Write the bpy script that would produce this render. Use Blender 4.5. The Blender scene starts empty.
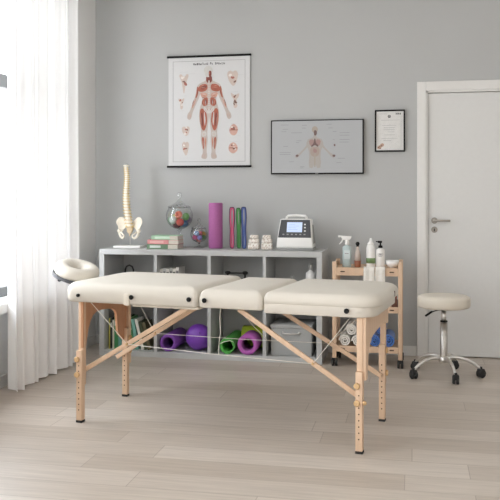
import bpy, bmesh, math, random
from mathutils import Vector, Matrix
PI = math.pi
S = bpy.context.scene
C = S.collection

# ---------------------------------------------------------------- materials
def srgb(r, g, b):
    f = lambda v: (v/255/12.92) if v/255 <= .04045 else ((v/255+.055)/1.055)**2.4
    return (f(r), f(g), f(b), 1)
def nodes_of(name):
    m = bpy.data.materials.new(name); m.use_nodes = True
    nt = m.node_tree; nt.nodes.clear()
    return m, nt, nt.nodes.new('ShaderNodeOutputMaterial')
def mat(name, col, rough=.5, metal=0, var=.04, scale=30, bump=0, stretch=(1,1,1), spec=.5, sheen=0, coat=0, sss=0):
    """principled with a procedural colour variation and an optional bump"""
    m, nt, out = nodes_of(name)
    N, L = nt.nodes, nt.links
    p = N.new('ShaderNodeBsdfPrincipled')
    p.inputs['Roughness'].default_value = rough; p.inputs['Metallic'].default_value = metal
    p.inputs['Specular IOR Level'].default_value = spec
    p.inputs['Sheen Weight'].default_value = sheen; p.inputs['Coat Weight'].default_value = coat
    tc = N.new('ShaderNodeTexCoord'); mp = N.new('ShaderNodeMapping'); mp.inputs['Scale'].default_value = stretch
    nz = N.new('ShaderNodeTexNoise'); nz.inputs['Scale'].default_value = scale; nz.inputs['Detail'].default_value = 4
    L.new(tc.outputs['Object'], mp.inputs['Vector']); L.new(mp.outputs[0], nz.inputs['Vector'])
    r = N.new('ShaderNodeValToRGB')
    r.color_ramp.elements[0].position = .3; r.color_ramp.elements[1].position = .7
    r.color_ramp.elements[0].color = [c*(1-var) for c in col[:3]]+[1]
    r.color_ramp.elements[1].color = [min(1, c*(1+var)) for c in col[:3]]+[1]
    L.new(nz.outputs[0], r.inputs[0]); L.new(r.outputs[0], p.inputs['Base Color'])
    if bump:
        b = N.new('ShaderNodeBump'); b.inputs['Strength'].default_value = bump; b.inputs['Distance'].default_value = .004
        L.new(nz.outputs[0], b.inputs['Height']); L.new(b.outputs[0], p.inputs['Normal'])
    L.new(p.outputs[0], out.inputs[0])
    return m
def glow(name, col, strength, base=.2):
    m, nt, out = nodes_of(name); N, L = nt.nodes, nt.links
    p = N.new('ShaderNodeBsdfPrincipled')
    p.inputs['Base Color'].default_value = [c*base for c in col[:3]]+[1]; p.inputs['Roughness'].default_value = .35
    p.inputs['Emission Color'].default_value = col; p.inputs['Emission Strength'].default_value = strength
    nz = N.new('ShaderNodeTexNoise'); nz.inputs['Scale'].default_value = 400
    mr = N.new('ShaderNodeMapRange'); mr.inputs['To Min'].default_value = .3; mr.inputs['To Max'].default_value = .4
    L.new(nz.outputs[0], mr.inputs[0]); L.new(mr.outputs[0], p.inputs['Roughness'])
    L.new(p.outputs[0], out.inputs[0]); return m
def thin_glass(name, tint=(1,1,1,1), refl=1.0, base=.03, power=3.0):
    m, nt, out = nodes_of(name); N, L = nt.nodes, nt.links
    t = N.new('ShaderNodeBsdfTransparent'); t.inputs[0].default_value = tint
    g = N.new('ShaderNodeBsdfGlossy'); g.inputs['Roughness'].default_value = .03
    lw = N.new('ShaderNodeLayerWeight'); lw.inputs['Blend'].default_value = .5
    pw = N.new('ShaderNodeMath'); pw.operation = 'POWER'; pw.inputs[1].default_value = power; L.new(lw.outputs['Facing'], pw.inputs[0])
    ma = N.new('ShaderNodeMath'); ma.operation = 'MULTIPLY_ADD'; ma.inputs[1].default_value = refl; ma.inputs[2].default_value = base
    mx = N.new('ShaderNodeMixShader')
    L.new(pw.outputs[0], ma.inputs[0]); L.new(ma.outputs[0], mx.inputs[0])
    L.new(t.outputs[0], mx.inputs[1]); L.new(g.outputs[0], mx.inputs[2]); L.new(mx.outputs[0], out.inputs[0])
    return m
def sheer(name, col, openness=.3):
    m, nt, out = nodes_of(name); N, L = nt.nodes, nt.links
    t = N.new('ShaderNodeBsdfTransparent'); d = N.new('ShaderNodeBsdfDiffuse'); tl = N.new('ShaderNodeBsdfTranslucent')
    d.inputs[0].default_value = col; tl.inputs[0].default_value = col
    a = N.new('ShaderNodeMixShader'); a.inputs[0].default_value = .06
    L.new(d.outputs[0], a.inputs[1]); L.new(tl.outputs[0], a.inputs[2])
    b = N.new('ShaderNodeMixShader')
    tc = N.new('ShaderNodeTexCoord'); mp = N.new('ShaderNodeMapping'); mp.inputs['Scale'].default_value = (200, 200, 2)
    nz = N.new('ShaderNodeTexNoise'); nz.inputs['Scale'].default_value = 1
    mr = N.new('ShaderNodeMapRange'); mr.inputs['To Min'].default_value = 1-openness-.02; mr.inputs['To Max'].default_value = 1-openness+.02
    L.new(tc.outputs['Object'], mp.inputs[0]); L.new(mp.outputs[0], nz.inputs[0]); L.new(nz.outputs[0], mr.inputs[0])
    L.new(mr.outputs[0], b.inputs[0]); L.new(t.outputs[0], b.inputs[1]); L.new(a.outputs[0], b.inputs[2]); L.new(b.outputs[0], out.inputs[0])
    return m
def floor_mat():
    m, nt, out = nodes_of('ash_planks'); N, L = nt.nodes, nt.links
    p = N.new('ShaderNodeBsdfPrincipled'); p.inputs['Specular IOR Level'].default_value = .45
    tc = N.new('ShaderNodeTexCoord')
    br = N.new('ShaderNodeTexBrick'); br.offset = .37; br.squash = 1
    br.inputs['Scale'].default_value = 1; br.inputs['Brick Width'].default_value = 1.45; br.inputs['Row Height'].default_value = .19
    br.inputs['Mortar Size'].default_value = .0022; br.inputs['Mortar Smooth'].default_value = .3; br.inputs['Bias'].default_value = 0
    br.inputs['Color1'].default_value = srgb(*FL1); br.inputs['Color2'].default_value = srgb(*FL2); br.inputs['Mortar'].default_value = srgb(*FLM)
    br.offset = 0
    sp_ = N.new('ShaderNodeSeparateXYZ'); L.new(tc.outputs['Object'], sp_.inputs[0])
    dv = N.new('ShaderNodeMath'); dv.operation = 'DIVIDE'; dv.inputs[1].default_value = .19; L.new(sp_.outputs['Y'], dv.inputs[0])
    fl = N.new('ShaderNodeMath'); fl.operation = 'FLOOR'; L.new(dv.outputs[0], fl.inputs[0])
    wn = N.new('ShaderNodeTexWhiteNoise'); wn.noise_dimensions = '1D'; L.new(fl.outputs[0], wn.inputs['W'])
    sm = N.new('ShaderNodeMath'); sm.operation = 'MULTIPLY_ADD'; sm.inputs[1].default_value = 1.45; L.new(wn.outputs['Value'], sm.inputs[0]); L.new(sp_.outputs['X'], sm.inputs[2])
    cb = N.new('ShaderNodeCombineXYZ'); L.new(sm.outputs[0], cb.inputs['X']); L.new(sp_.outputs['Y'], cb.inputs['Y'])
    L.new(cb.outputs[0], br.inputs['Vector'])
    mp = N.new('ShaderNodeMapping'); mp.inputs['Scale'].default_value = (1.3, 22, 1); L.new(tc.outputs['Object'], mp.inputs[0])
    nz = N.new('ShaderNodeTexNoise'); nz.inputs['Scale'].default_value = 2.2; nz.inputs['Detail'].default_value = 6; nz.inputs['Roughness'].default_value = .6
    L.new(mp.outputs[0], nz.inputs[0])
    r = N.new('ShaderNodeValToRGB'); r.color_ramp.elements[0].position = .3; r.color_ramp.elements[1].position = .72
    r.color_ramp.elements[0].color = (.82, .81, .80, 1); r.color_ramp.elements[1].color = (1.06, 1.06, 1.06, 1)
    L.new(nz.outputs[0], r.inputs[0])
    mx = N.new('ShaderNodeMix'); mx.data_type = 'RGBA'; mx.blend_type = 'MULTIPLY'; mx.inputs['Factor'].default_value = 1
    L.new(br.outputs[0], mx.inputs['A']); L.new(r.outputs[0], mx.inputs['B']); L.new(mx.outputs['Result'], p.inputs['Base Color'])
    mr = N.new('ShaderNodeMapRange'); mr.inputs['To Min'].default_value = .32; mr.inputs['To Max'].default_value = .46
    L.new(nz.outputs[0], mr.inputs[0]); L.new(mr.outputs[0], p.inputs['Roughness'])
    bp = N.new('ShaderNodeBump'); bp.inputs['Strength'].default_value = .15; bp.inputs['Distance'].default_value = .002
    L.new(nz.outputs[0], bp.inputs['Height']); L.new(bp.outputs[0], p.inputs['Normal'])
    L.new(p.outputs[0], out.inputs[0]); return m
FL1, FL2, FLM = (206, 196, 185), (188, 176, 163), (168, 156, 144)

M = {}
M['floor'] = floor_mat()
M['wall'] = mat('grey_wall_paint', srgb(186, 187, 186), .9, var=.01, scale=3, spec=.2)
M['wall_pale'] = mat('pale_wall_paint', srgb(234, 233, 231), .9, var=.01, scale=3, spec=.2)
M['ceiling'] = mat('ceiling_paint', srgb(238, 237, 234), .9, var=.01, spec=.2)
M['trim'] = mat('white_trim_paint', srgb(226, 225, 222), .45, var=.01)
M['door'] = mat('white_door_paint', srgb(218, 218, 216), .5, var=.01)
M['steel'] = mat('brushed_steel', srgb(196, 192, 186), .42, 1, var=.05, scale=80)
M['chrome'] = mat('satin_chrome', srgb(226, 224, 220), .36, 1, var=.03)
M['frame_grey'] = mat('grey_window_frame', srgb(58, 58, 57), .5, var=.03)
M['glass'] = thin_glass('window_glass', (1,1,1,1), .5, .01)
M['jar_glass'] = thin_glass('jar_glass', (.972,.98,.98,1), 1.0, .06)
M['solid_glass'] = thin_glass('clear_lid_glass', (.955,.965,.965,1), .9, .10, 1.6)
M['curtain'] = sheer('sheer_voile', (.97,.97,.97,1), .021)
M['shelf'] = mat('grey_melamine', srgb(186, 187, 186), .5, var=.012, scale=12)
M['vinyl'] = mat('cream_vinyl', srgb(214, 208, 197), .5, var=.012, scale=9, bump=.03, spec=.35)
M['vinyl_dark'] = mat('cream_vinyl_edge', srgb(222, 214, 200), .55, var=.02)
M['beech'] = mat('pale_beech', srgb(216, 185, 156), .5, var=.07, scale=14, stretch=(3,3,.4))
M['beech_shaded'] = mat('shaded_beech_plywood', srgb(196, 144, 108), .5, var=.06, scale=10, stretch=(3,3,.5))  # shade of the left arch put into the wood tone; right arch stays pale
M['beech_dark'] = mat('amber_beech_knob', srgb(206, 170, 124), .5, var=.08)
M['hole'] = mat('dark_bore', srgb(80, 56, 40), .8)
M['black'] = mat('black_plastic', srgb(18, 18, 18), .6, var=.08, spec=.2)
M['rubber'] = mat('black_rubber', srgb(40, 39, 38), .7, var=.08)
M['black_metal'] = mat('black_metal', srgb(34, 33, 33), .4, .3, var=.08)
M['cord'] = mat('white_cord', srgb(240, 236, 226), .7)
M['stool_vinyl'] = mat('ivory_vinyl', srgb(222, 214, 200), .5, var=.012, scale=9)
M['paper'] = mat('poster_paper', srgb(214, 214, 214), .6, var=.008)
M['bone'] = mat('ivory_bone', srgb(240, 232, 216), .5, var=.05, scale=40)
M['nerve'] = mat('yellow_nerve', srgb(222, 190, 96), .5, var=.06)
M['disc'] = mat('tan_disc', srgb(216, 196, 158), .6, var=.08)
M['white'] = mat('white_plastic', srgb(240, 239, 236), .4, var=.01)
M['white_gloss'] = mat('white_ceramic', srgb(240, 240, 238), .25, var=.01)
M['grey_plastic'] = mat('grey_plastic', srgb(160, 160, 158), .5, var=.02)
M['charcoal'] = mat('charcoal_panel', srgb(74, 76, 80), .45, var=.03)
M['page'] = mat('book_pages', srgb(214, 207, 195), .8, var=.05, scale=90)
M['label_ink'] = mat('dark_ink', srgb(60, 60, 62), .6)
M['grey_ink'] = mat('grey_ink', srgb(150, 150, 150), .6)
M['towel_white'] = mat('white_terry', srgb(236, 232, 224), .95, var=.06, scale=160, bump=.5, sheen=.3)
M['towel_blue'] = mat('blue_terry', srgb(72, 116, 190), .95, var=.1, scale=160, bump=.5, sheen=.3)
M['box_grey'] = mat('grey_fabric', srgb(172, 173, 172), .9, var=.05, scale=200, bump=.3)
M['purple'] = mat('purple_foam', srgb(128, 72, 168), .65, var=.05, scale=60)
M['purple_ball'] = mat('purple_vinyl', srgb(124, 66, 176), .35, var=.04)
M['orchid'] = mat('orchid_foam', srgb(176, 92, 172), .7, var=.05, scale=60)
M['green_foam'] = mat('green_foam', srgb(84, 172, 76), .7, var=.06, scale=60)
M['lime_foam'] = mat('lime_foam', srgb(164, 184, 48), .7, var=.06, scale=60)
M['magenta_roll'] = mat('magenta_foam', srgb(168, 96, 152), .7, var=.06, scale=90, bump=.3)
def colmat(rgb, rough=.5, var=.04):
    k = 'paint_%d_%d_%d_%d' % (*rgb, int(rough*100))
    if k not in M: M[k] = mat(k, srgb(*rgb), rough, var=var)
    return M[k]

# ---------------------------------------------------------------- mesh helpers
class MB:
    """collects shapes into one bmesh"""
    def __init__(s): s.bm = bmesh.new(); s.mi = 0
    def _tag(s, before):
        for f in s.bm.faces:
            if f.index == -1 or f not in before: f.material_index = s.mi
    def _add(s, verts, faces, smooth=False):
        vs = [s.bm.verts.new(v) for v in verts]
        out = []
        for f in faces:
            try:
                F = s.bm.faces.new([vs[i] for i in f]); F.material_index = s.mi; F.smooth = smooth; out.append(F)
            except ValueError: pass
        return vs, out
    def box(s, c, d, b=0, rot=None, seg=2):
        x, y, z = [v/2 for v in d]
        P = [Vector((i*x, j*y, k*z)) for i in (-1,1) for j in (-1,1) for k in (-1,1)]
        if rot is not None: P = [rot @ p for p in P]
        P = [p+Vector(c) for p in P]
        vs, fs = s._add(P, [(0,1,3,2),(4,6,7,5),(0,4,5,1),(2,3,7,6),(0,2,6,4),(1,5,7,3)])
        if b > 0:
            es = list({e for f in fs for e in f.edges})
            r = bmesh.ops.bevel(s.bm, geom=es, offset=b, segments=seg, profile=.5, affect='EDGES')
            for f in r['faces']: f.material_index = s.mi
        return s
    def b2(s, x0, x1, y0, y1, z0, z1, b=0):
        return s.box(((x0+x1)/2, (y0+y1)/2, (z0+z1)/2), (abs(x1-x0), abs(y1-y0), abs(z1-z0)), b)
    def hexa(s, P, b=0):
        """8 points: bottom ring 4, top ring 4"""
        vs, fs = s._add(P, [(3,2,1,0),(4,5,6,7),(0,1,5,4),(1,2,6,5),(2,3,7,6),(3,0,4,7)])
        if b:
            r = bmesh.ops.bevel(s.bm, geom=list({e for f in fs for e in f.edges}), offset=b, segments=2, profile=.5, affect='EDGES')
            for f in r['faces']: f.material_index = s.mi
        return s
    def beam(s, p0, p1, w, h, b=.002, up=(0,0,1)):
        p0, p1 = Vector(p0), Vector(p1); d = p1-p0; L = d.length; x = d.normalized()
        y = Vector(up).cross(x).normalized(); z = x.cross(y)
        R = Matrix((x, y, z)).transposed()
        return s.box((p0+p1)/2, (L, w, h), b, R)
    def tube(s, pts, r, n=8, closed=False, flat=None):
        """swept tube; r may be a list; flat=(a,b) squashes the section (b along the reference axis)"""
        pts = [Vector(p) for p in pts]; N = len(pts)
        rs = r if isinstance(r, (list, tuple)) else [r]*N
        rings = []; ref = None
        for i, p in enumerate(pts):
            a = pts[(i-1) % N] if (closed or i > 0) else p
            c = pts[(i+1) % N] if (closed or i < N-1) else p
            t = (c-a).normalized()
            if ref is None:
                ref = Vector((0,1,0)) if abs(t.y) < .9 else Vector((1,0,0))
            u = (ref - t*ref.dot(t))
            u = u.normalized() if u.length > 1e-6 else t.orthogonal().normalized()
            ref = u; v = t.cross(u)
            fa, fb = flat if flat else (1, 1)
            rings.append([p + (u*math.cos(2*PI*k/n)*fb + v*math.sin(2*PI*k/n)*fa)*rs[i] for k in range(n)])
        V = [q for R in rings for q in R]; F = []
        m = N if closed else N-1
        for i in range(m):
            j = (i+1) % N
            for k in range(n):
                l = (k+1) % n
                F.append((i*n+k, i*n+l, j*n+l, j*n+k))
        if not closed: F += [tuple(reversed(range(n))), tuple((N-1)*n+k for k in range(n))]
        s._add(V, F, True); return s
    def lathe(s, prof, c=(0,0,0), n=32, rot=None, closed=False, sx=1, sy=1):
        """profile of (r,z); poles when r==0; closed joins last ring to first"""
        V, idx = [], []
        for r, z in prof:
            if r <= 1e-7: idx.append([len(V)]); V.append(Vector((0,0,z)))
            else:
                idx.append(list(range(len(V), len(V)+n)))
                V += [Vector((r*math.cos(2*PI*k/n)*sx, r*math.sin(2*PI*k/n)*sy, z)) for k in range(n)]
        F = []
        seq = list(zip(idx, idx[1:])) + ([(idx[-1], idx[0])] if closed else [])
        for A, B in seq:
            for k in range(n):
                l = (k+1) % n
                if len(A) == 1 and len(B) == 1: continue
                if len(A) == 1: F.append((A[0], B[l], B[k]))
                elif len(B) == 1: F.append((A[k], A[l], B[0]))
                else: F.append((A[k], A[l], B[l], B[k]))
        if not closed:
            if len(idx[0]) > 1: F.append(tuple(reversed(idx[0])))
            if len(idx[-1]) > 1: F.append(tuple(idx[-1]))
        if rot is not None: V = [rot @ v for v in V]
        s._add([v+Vector(c) for v in V], F, True); return s
    def cyl(s, p0, p1, r, n=20, b=0, r2=None):
        p0, p1 = Vector(p0), Vector(p1); d = p1-p0; L = d.length
        R = Vector((0,0,1)).rotation_difference(d).to_matrix(); r2 = r if r2 is None else r2
        pr = [(0,0),(r-b,0),(r,b),(r2,L-b),(r2-b,L),(0,L)] if b else [(0,0),(r,0),(r2,L),(0,L)]
        return s.lathe(pr, p0, n, R)
    def ball(s, c, r, n=20, sc=(1,1,1), rot=None):
        pr = [(r*math.sin(PI*i/(n//2)), -r*math.cos(PI*i/(n//2))) for i in range(n//2+1)]
        pr[0] = (0,-r); pr[-1] = (0,r)
        V0 = len(s.bm.verts)
        R = rot if rot is not None else Matrix.Identity(3)
        return s.lathe(pr, c, n, R @ Matrix.Diagonal(sc))
    def prism(s, poly, y0, y1, axis='y', b=0, off=(0,0,0)):
        """polygon in the plane normal to axis, extruded y0..y1"""
        def P(a, h, t):
            p = {'y': (a, t, h), 'x': (t, a, h), 'z': (a, h, t)}[axis]
            return Vector(p)+Vector(off)
        n = len(poly)
        V = [P(a, h, y0) for a, h in poly]+[P(a, h, y1) for a, h in poly]
        F = [tuple(range(n)), tuple(reversed(range(n, 2*n)))]+[(i, n+i, n+(i+1) % n, (i+1) % n) for i in range(n)]
        vs, fs = s._add(V, F)
        bmesh.ops.recalc_face_normals(s.bm, faces=fs)
        if b:
            es = [e for e in fs[0].edges]+[e for e in fs[1].edges]
            r = bmesh.ops.bevel(s.bm, geom=es, offset=b, segments=2, profile=.5, affect='EDGES')
            for f in r['faces']: f.material_index = s.mi
        return s
    def build(s, name, m, parent=None, smooth=None, loc=None):
        bmesh.ops.recalc_face_normals(s.bm, faces=s.bm.faces[:])
        me = bpy.data.meshes.new(name); s.bm.to_mesh(me); s.bm.free()
        for x in (m if isinstance(m, (list, tuple)) else [m]): me.materials.append(x)
        o = bpy.data.objects.new(name, me); C.objects.link(o)
        if parent is not None: o.parent = parent
        if loc: o.location = loc
        if smooth: me.shade_smooth()
        me.update(); return o
def auto_smooth(o, ang=40):
    me = o.data; me.shade_smooth()
    for e in me.edges: e.use_edge_sharp = False
    try: me.set_sharp_from_angle(angle=math.radians(ang))
    except Exception: pass
    return o
def tag(o, label, cat, group=None, kind=None):
    o['label'] = label; o['category'] = cat
    if group: o['group'] = group
    if kind: o['kind'] = kind
    return o
def empty(name, loc=(0,0,0), rz=0):
    o = bpy.data.objects.new(name, None); C.objects.link(o); o.location = loc; o.rotation_euler = (0,0,rz); o.empty_display_size = .05
    return o
def struct(o): o['kind'] = 'structure'; return o
def Rz(a): return Matrix.Rotation(a, 3, 'Z')
def Rx(a): return Matrix.Rotation(a, 3, 'X')
def Ry(a): return Matrix.Rotation(a, 3, 'Y')
def arc(cx, cy, r, a0, a1, n): return [(cx+r*math.cos(math.radians(a0+(a1-a0)*i/n)), cy+r*math.sin(math.radians(a0+(a1-a0)*i/n))) for i in range(n+1)]

# ---------------------------------------------------------------- the room
WY, LX, RX, NY, CZ = 6.30, -2.60, 3.0, -2.6, 3.0
DX0, DX1, DZ = .10, .98, 2.04          # door opening
struct(MB().b2(LX-.3, RX+.2, NY-.2, WY+.25, -.1, 0).build('floor', M['floor']))
struct(MB().b2(LX-.3, RX+.2, NY-.2, WY+.25, CZ, CZ+.1).build('ceiling', M['ceiling']))
w = MB(); w.b2(LX-.3, DX0, WY, WY+.2, 0, CZ); w.b2(DX1, RX+.2, WY, WY+.2, 0, CZ); w.b2(DX0, DX1, WY, WY+.2, DZ, CZ); w.b2(DX0, DX1, WY+.09, WY+.2, 0, DZ)  # last block is added behind the door to stop daylight leaking round the slab
struct(w.build('wall_back', M['wall']))
struct(MB().b2(RX, RX+.2, NY, WY, 0, CZ).build('wall_right', M['wall_pale']))
struct(MB().b2(LX-.3, RX+.2, NY-.2, NY, 0, CZ).build('wall_front', M['wall_pale']))
WIN = [(3.2, 5.62), (-2.2, 1.8)]; WZ0, WZ1 = .50, 2.80; WB = (.50, .12)  # second window is unseen, added to bring more daylight into the room
w = MB(); w.b2(LX-.25, LX, WIN[0][0], WY, 0, WB[0]); w.b2(LX-.25, LX, NY, WIN[0][0], 0, WB[1]); w.b2(LX-.25, LX, NY, WY, WZ1, CZ)
w.b2(LX-.25, LX, WIN[0][1], WY, WB[0], WZ1); w.b2(LX-.25, LX, WIN[1][1], WIN[0][0], WB[1], WZ1); w.b2(LX-.25, LX, NY, WIN[1][0], WB[1], WZ1)
struct(w.build('wall_left', M['wall_pale']))
for i, (a, b) in enumerate(WIN):
    WZ0 = WB[i]
    win = struct(empty('window_%d' % (i+1), (LX-.09, (a+b)/2, WZ0)))
    h = (b-a)/2; H = WZ1-WZ0
    f = MB()
    f.b2(-.03,.03,-h,h,.065,.13,.004); f.b2(-.03,.03,-h,h,H-.06,H,.004)
    f.b2(-.03,.03,-h,-h+.06,.065,H,.004); f.b2(-.03,.03,h-.06,h,.065,H,.004)
    f.b2(-.028,.028,-h,h,1.955-WZ0,2.045-WZ0,.004)
    for k in ((0,) if i == 0 else (-.33, .33)):
        f.b2(-.027,.027,k*2*h-.035,k*2*h+.035,.065,H,.004)
    f.build('window_frame', M['frame_grey'], win)
    MB().b2(-.1,.2,-h,h,.0,.065,.006).build('window_sill', M['trim'], win)
    MB().b2(-.004,.004,-h+.03,h-.03,.08,H-.03).build('window_pane', M['glass'], win)
    pl = bpy.data.lights.new('window_portal', 'AREA'); pl.shape = 'RECTANGLE'; pl.size = H; pl.size_y = b-a
    pl.cycles.is_portal = True
    po = bpy.data.objects.new('window_portal', pl); C.objects.link(po)
    po.location = (LX-.26, (a+b)/2, (WZ0+WZ1)/2); po.rotation_euler = (0, -PI/2, 0)
BH, BT = .078, .014
struct(MB().b2(LX, DX0-.07, WY-BT, WY, 0, BH, .003).build('baseboard_back', M['trim']))
struct(MB().b2(DX1+.07, RX, WY-BT, WY, 0, BH, .003).build('baseboard_back_right', M['trim']))
struct(MB().b2(LX, LX+BT, NY, WY-BT, 0, BH, .003).build('baseboard_left', M['trim']))
struct(MB().b2(RX-BT, RX, NY, WY-BT, 0, BH, .003).build('baseboard_right', M['trim']))
# door casing and slab
t = MB()
t.b2(DX0-.068, DX0, WY-.022, WY, 0, DZ+.07, .003); t.b2(DX1, DX1+.068, WY-.022, WY, 0, DZ+.07, .003); t.b2(DX0, DX1, WY-.022, WY, DZ, DZ+.07, .003)
t.b2(DX0, DX0+.014, WY-.010, WY+.06, 0, DZ); t.b2(DX1-.014, DX1, WY-.010, WY+.06, 0, DZ); t.b2(DX0, DX1, WY-.010, WY+.06, DZ-.014, DZ)
struct(t.build('trim_1', M['trim']))
d = struct(empty('door_1', (DX0+.016, WY+.012, .006)))
MB().b2(0, DX1-DX0-.032, 0, .04, 0, DZ-.024, .002).build('door_slab', M['door'], d)
hx = .047
hd = MB(); hd.cyl((hx,0,1.038),(hx,-.012,1.038),.024,24,.003); hd.cyl((hx,-.01,1.038),(hx,-.05,1.038),.010,16)
hd.beam((hx-.008,-.052,1.038),(hx+.118,-.052,1.038),.014,.016,.004); M['handle_steel'] = mat('dull_steel', srgb(158, 153, 146), .35, 1)
auto_smooth(hd.build('door_handle', M['handle_steel'], d))
k = MB(); k.cyl((hx,0,.968),(hx,-.008,.968),.024,24,.003); k.mi = 1; k.b2(hx-.004,hx+.004,-.0095,-.007,.955,.976)
auto_smooth(k.build('lock_escutcheon', [M['handle_steel'], M['black']], d))
# curtain rail and the sheer curtain
cr = tag(empty('curtain', (-2.45, 4.55, 0)), 'long sheer white curtain hanging to the floor over the left window', 'curtain')
cm = MB(); NU, NV = 260, 26; Y0, Y1 = 0, .93
random.seed(4)
def fold(u, v):
    s_ = u*Y1
    ph = 2*PI*(u*8.5 + .25*math.sin(5*u+1.3))
    amp = .030+.012*math.sin(7*u+2)+(.012*(1-v)**2)
    x = amp*math.sin(ph)+.010*math.sin(2.7*ph+1)*(.4+.6*v)
    y = s_ + .018*math.sin(ph*.5+v*.6) + .03*(1-v)**3*math.sin(9*u)
    if u > .93: x += (u-.93)*.3
    return Vector((x, y*(1+.02*(1-v)), .012+2.90*v+(.010*math.sin(ph*.5)*(1-v)**6)))
V = [fold(i/NU, (j/NV)**1.0) for j in range(NV+1) for i in range(NU+1)]
F = [(j*(NU+1)+i, j*(NU+1)+i+1, (j+1)*(NU+1)+i+1, (j+1)*(NU+1)+i) for j in range(NV) for i in range(NU)]
cm._add(V, F, True); fab = cm.build('fabric', M['curtain'], cr)
cr2 = tag(empty('curtain', (-2.45, 2.95, 0)), 'second white curtain panel added out of view to dim the near side of the window', 'curtain')  # unseen panel, added to hold back daylight from the table's left end
fb2 = fab.copy(); C.objects.link(fb2); fb2.parent = cr2
tag(MB().b2(-2.47, -2.43, 2.9, 6.2, 2.925, 2.95, .004).build('curtain_rail', M['white']), 'slim white curtain rail fixed above the left window', 'curtain rail')

# ---------------------------------------------------------------- wall pictures
def flat_shapes(mb, shapes, fx, fz, y, mi0=0):
    """thin printed shapes: (material index, layer, polygon in picture units)"""
    for k_, (mi, layer, poly) in enumerate(shapes):
        mb.mi = mi; layer = layer+k_*.045
        P = [(fx(a), fz(b)) for a, b in poly]
        mb.prism(P, y-.0006*layer-.0005, y-.0006*layer)
def ell(cx, cy, rx, ry, n=16, rot=0):
    return [(cx+rx*math.cos(2*PI*i/n)*math.cos(rot)-ry*math.sin(2*PI*i/n)*math.sin(rot), cy+rx*math.cos(2*PI*i/n)*math.sin(rot)+ry*math.sin(2*PI*i/n)*math.cos(rot)) for i in range(n)]
def mir(P, c): return [(2*c-a, b) for a, b in reversed(P)]
def smooth_poly(P, it=2):
    for _ in range(it):
        Q = []
        for i in range(len(P)):
            a, b = P[i], P[(i+1) % len(P)]
            Q += [(.75*a[0]+.25*b[0], .75*a[1]+.25*b[1]), (.25*a[0]+.75*b[0], .25*a[1]+.75*b[1])]
        P = Q
    return P
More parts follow.
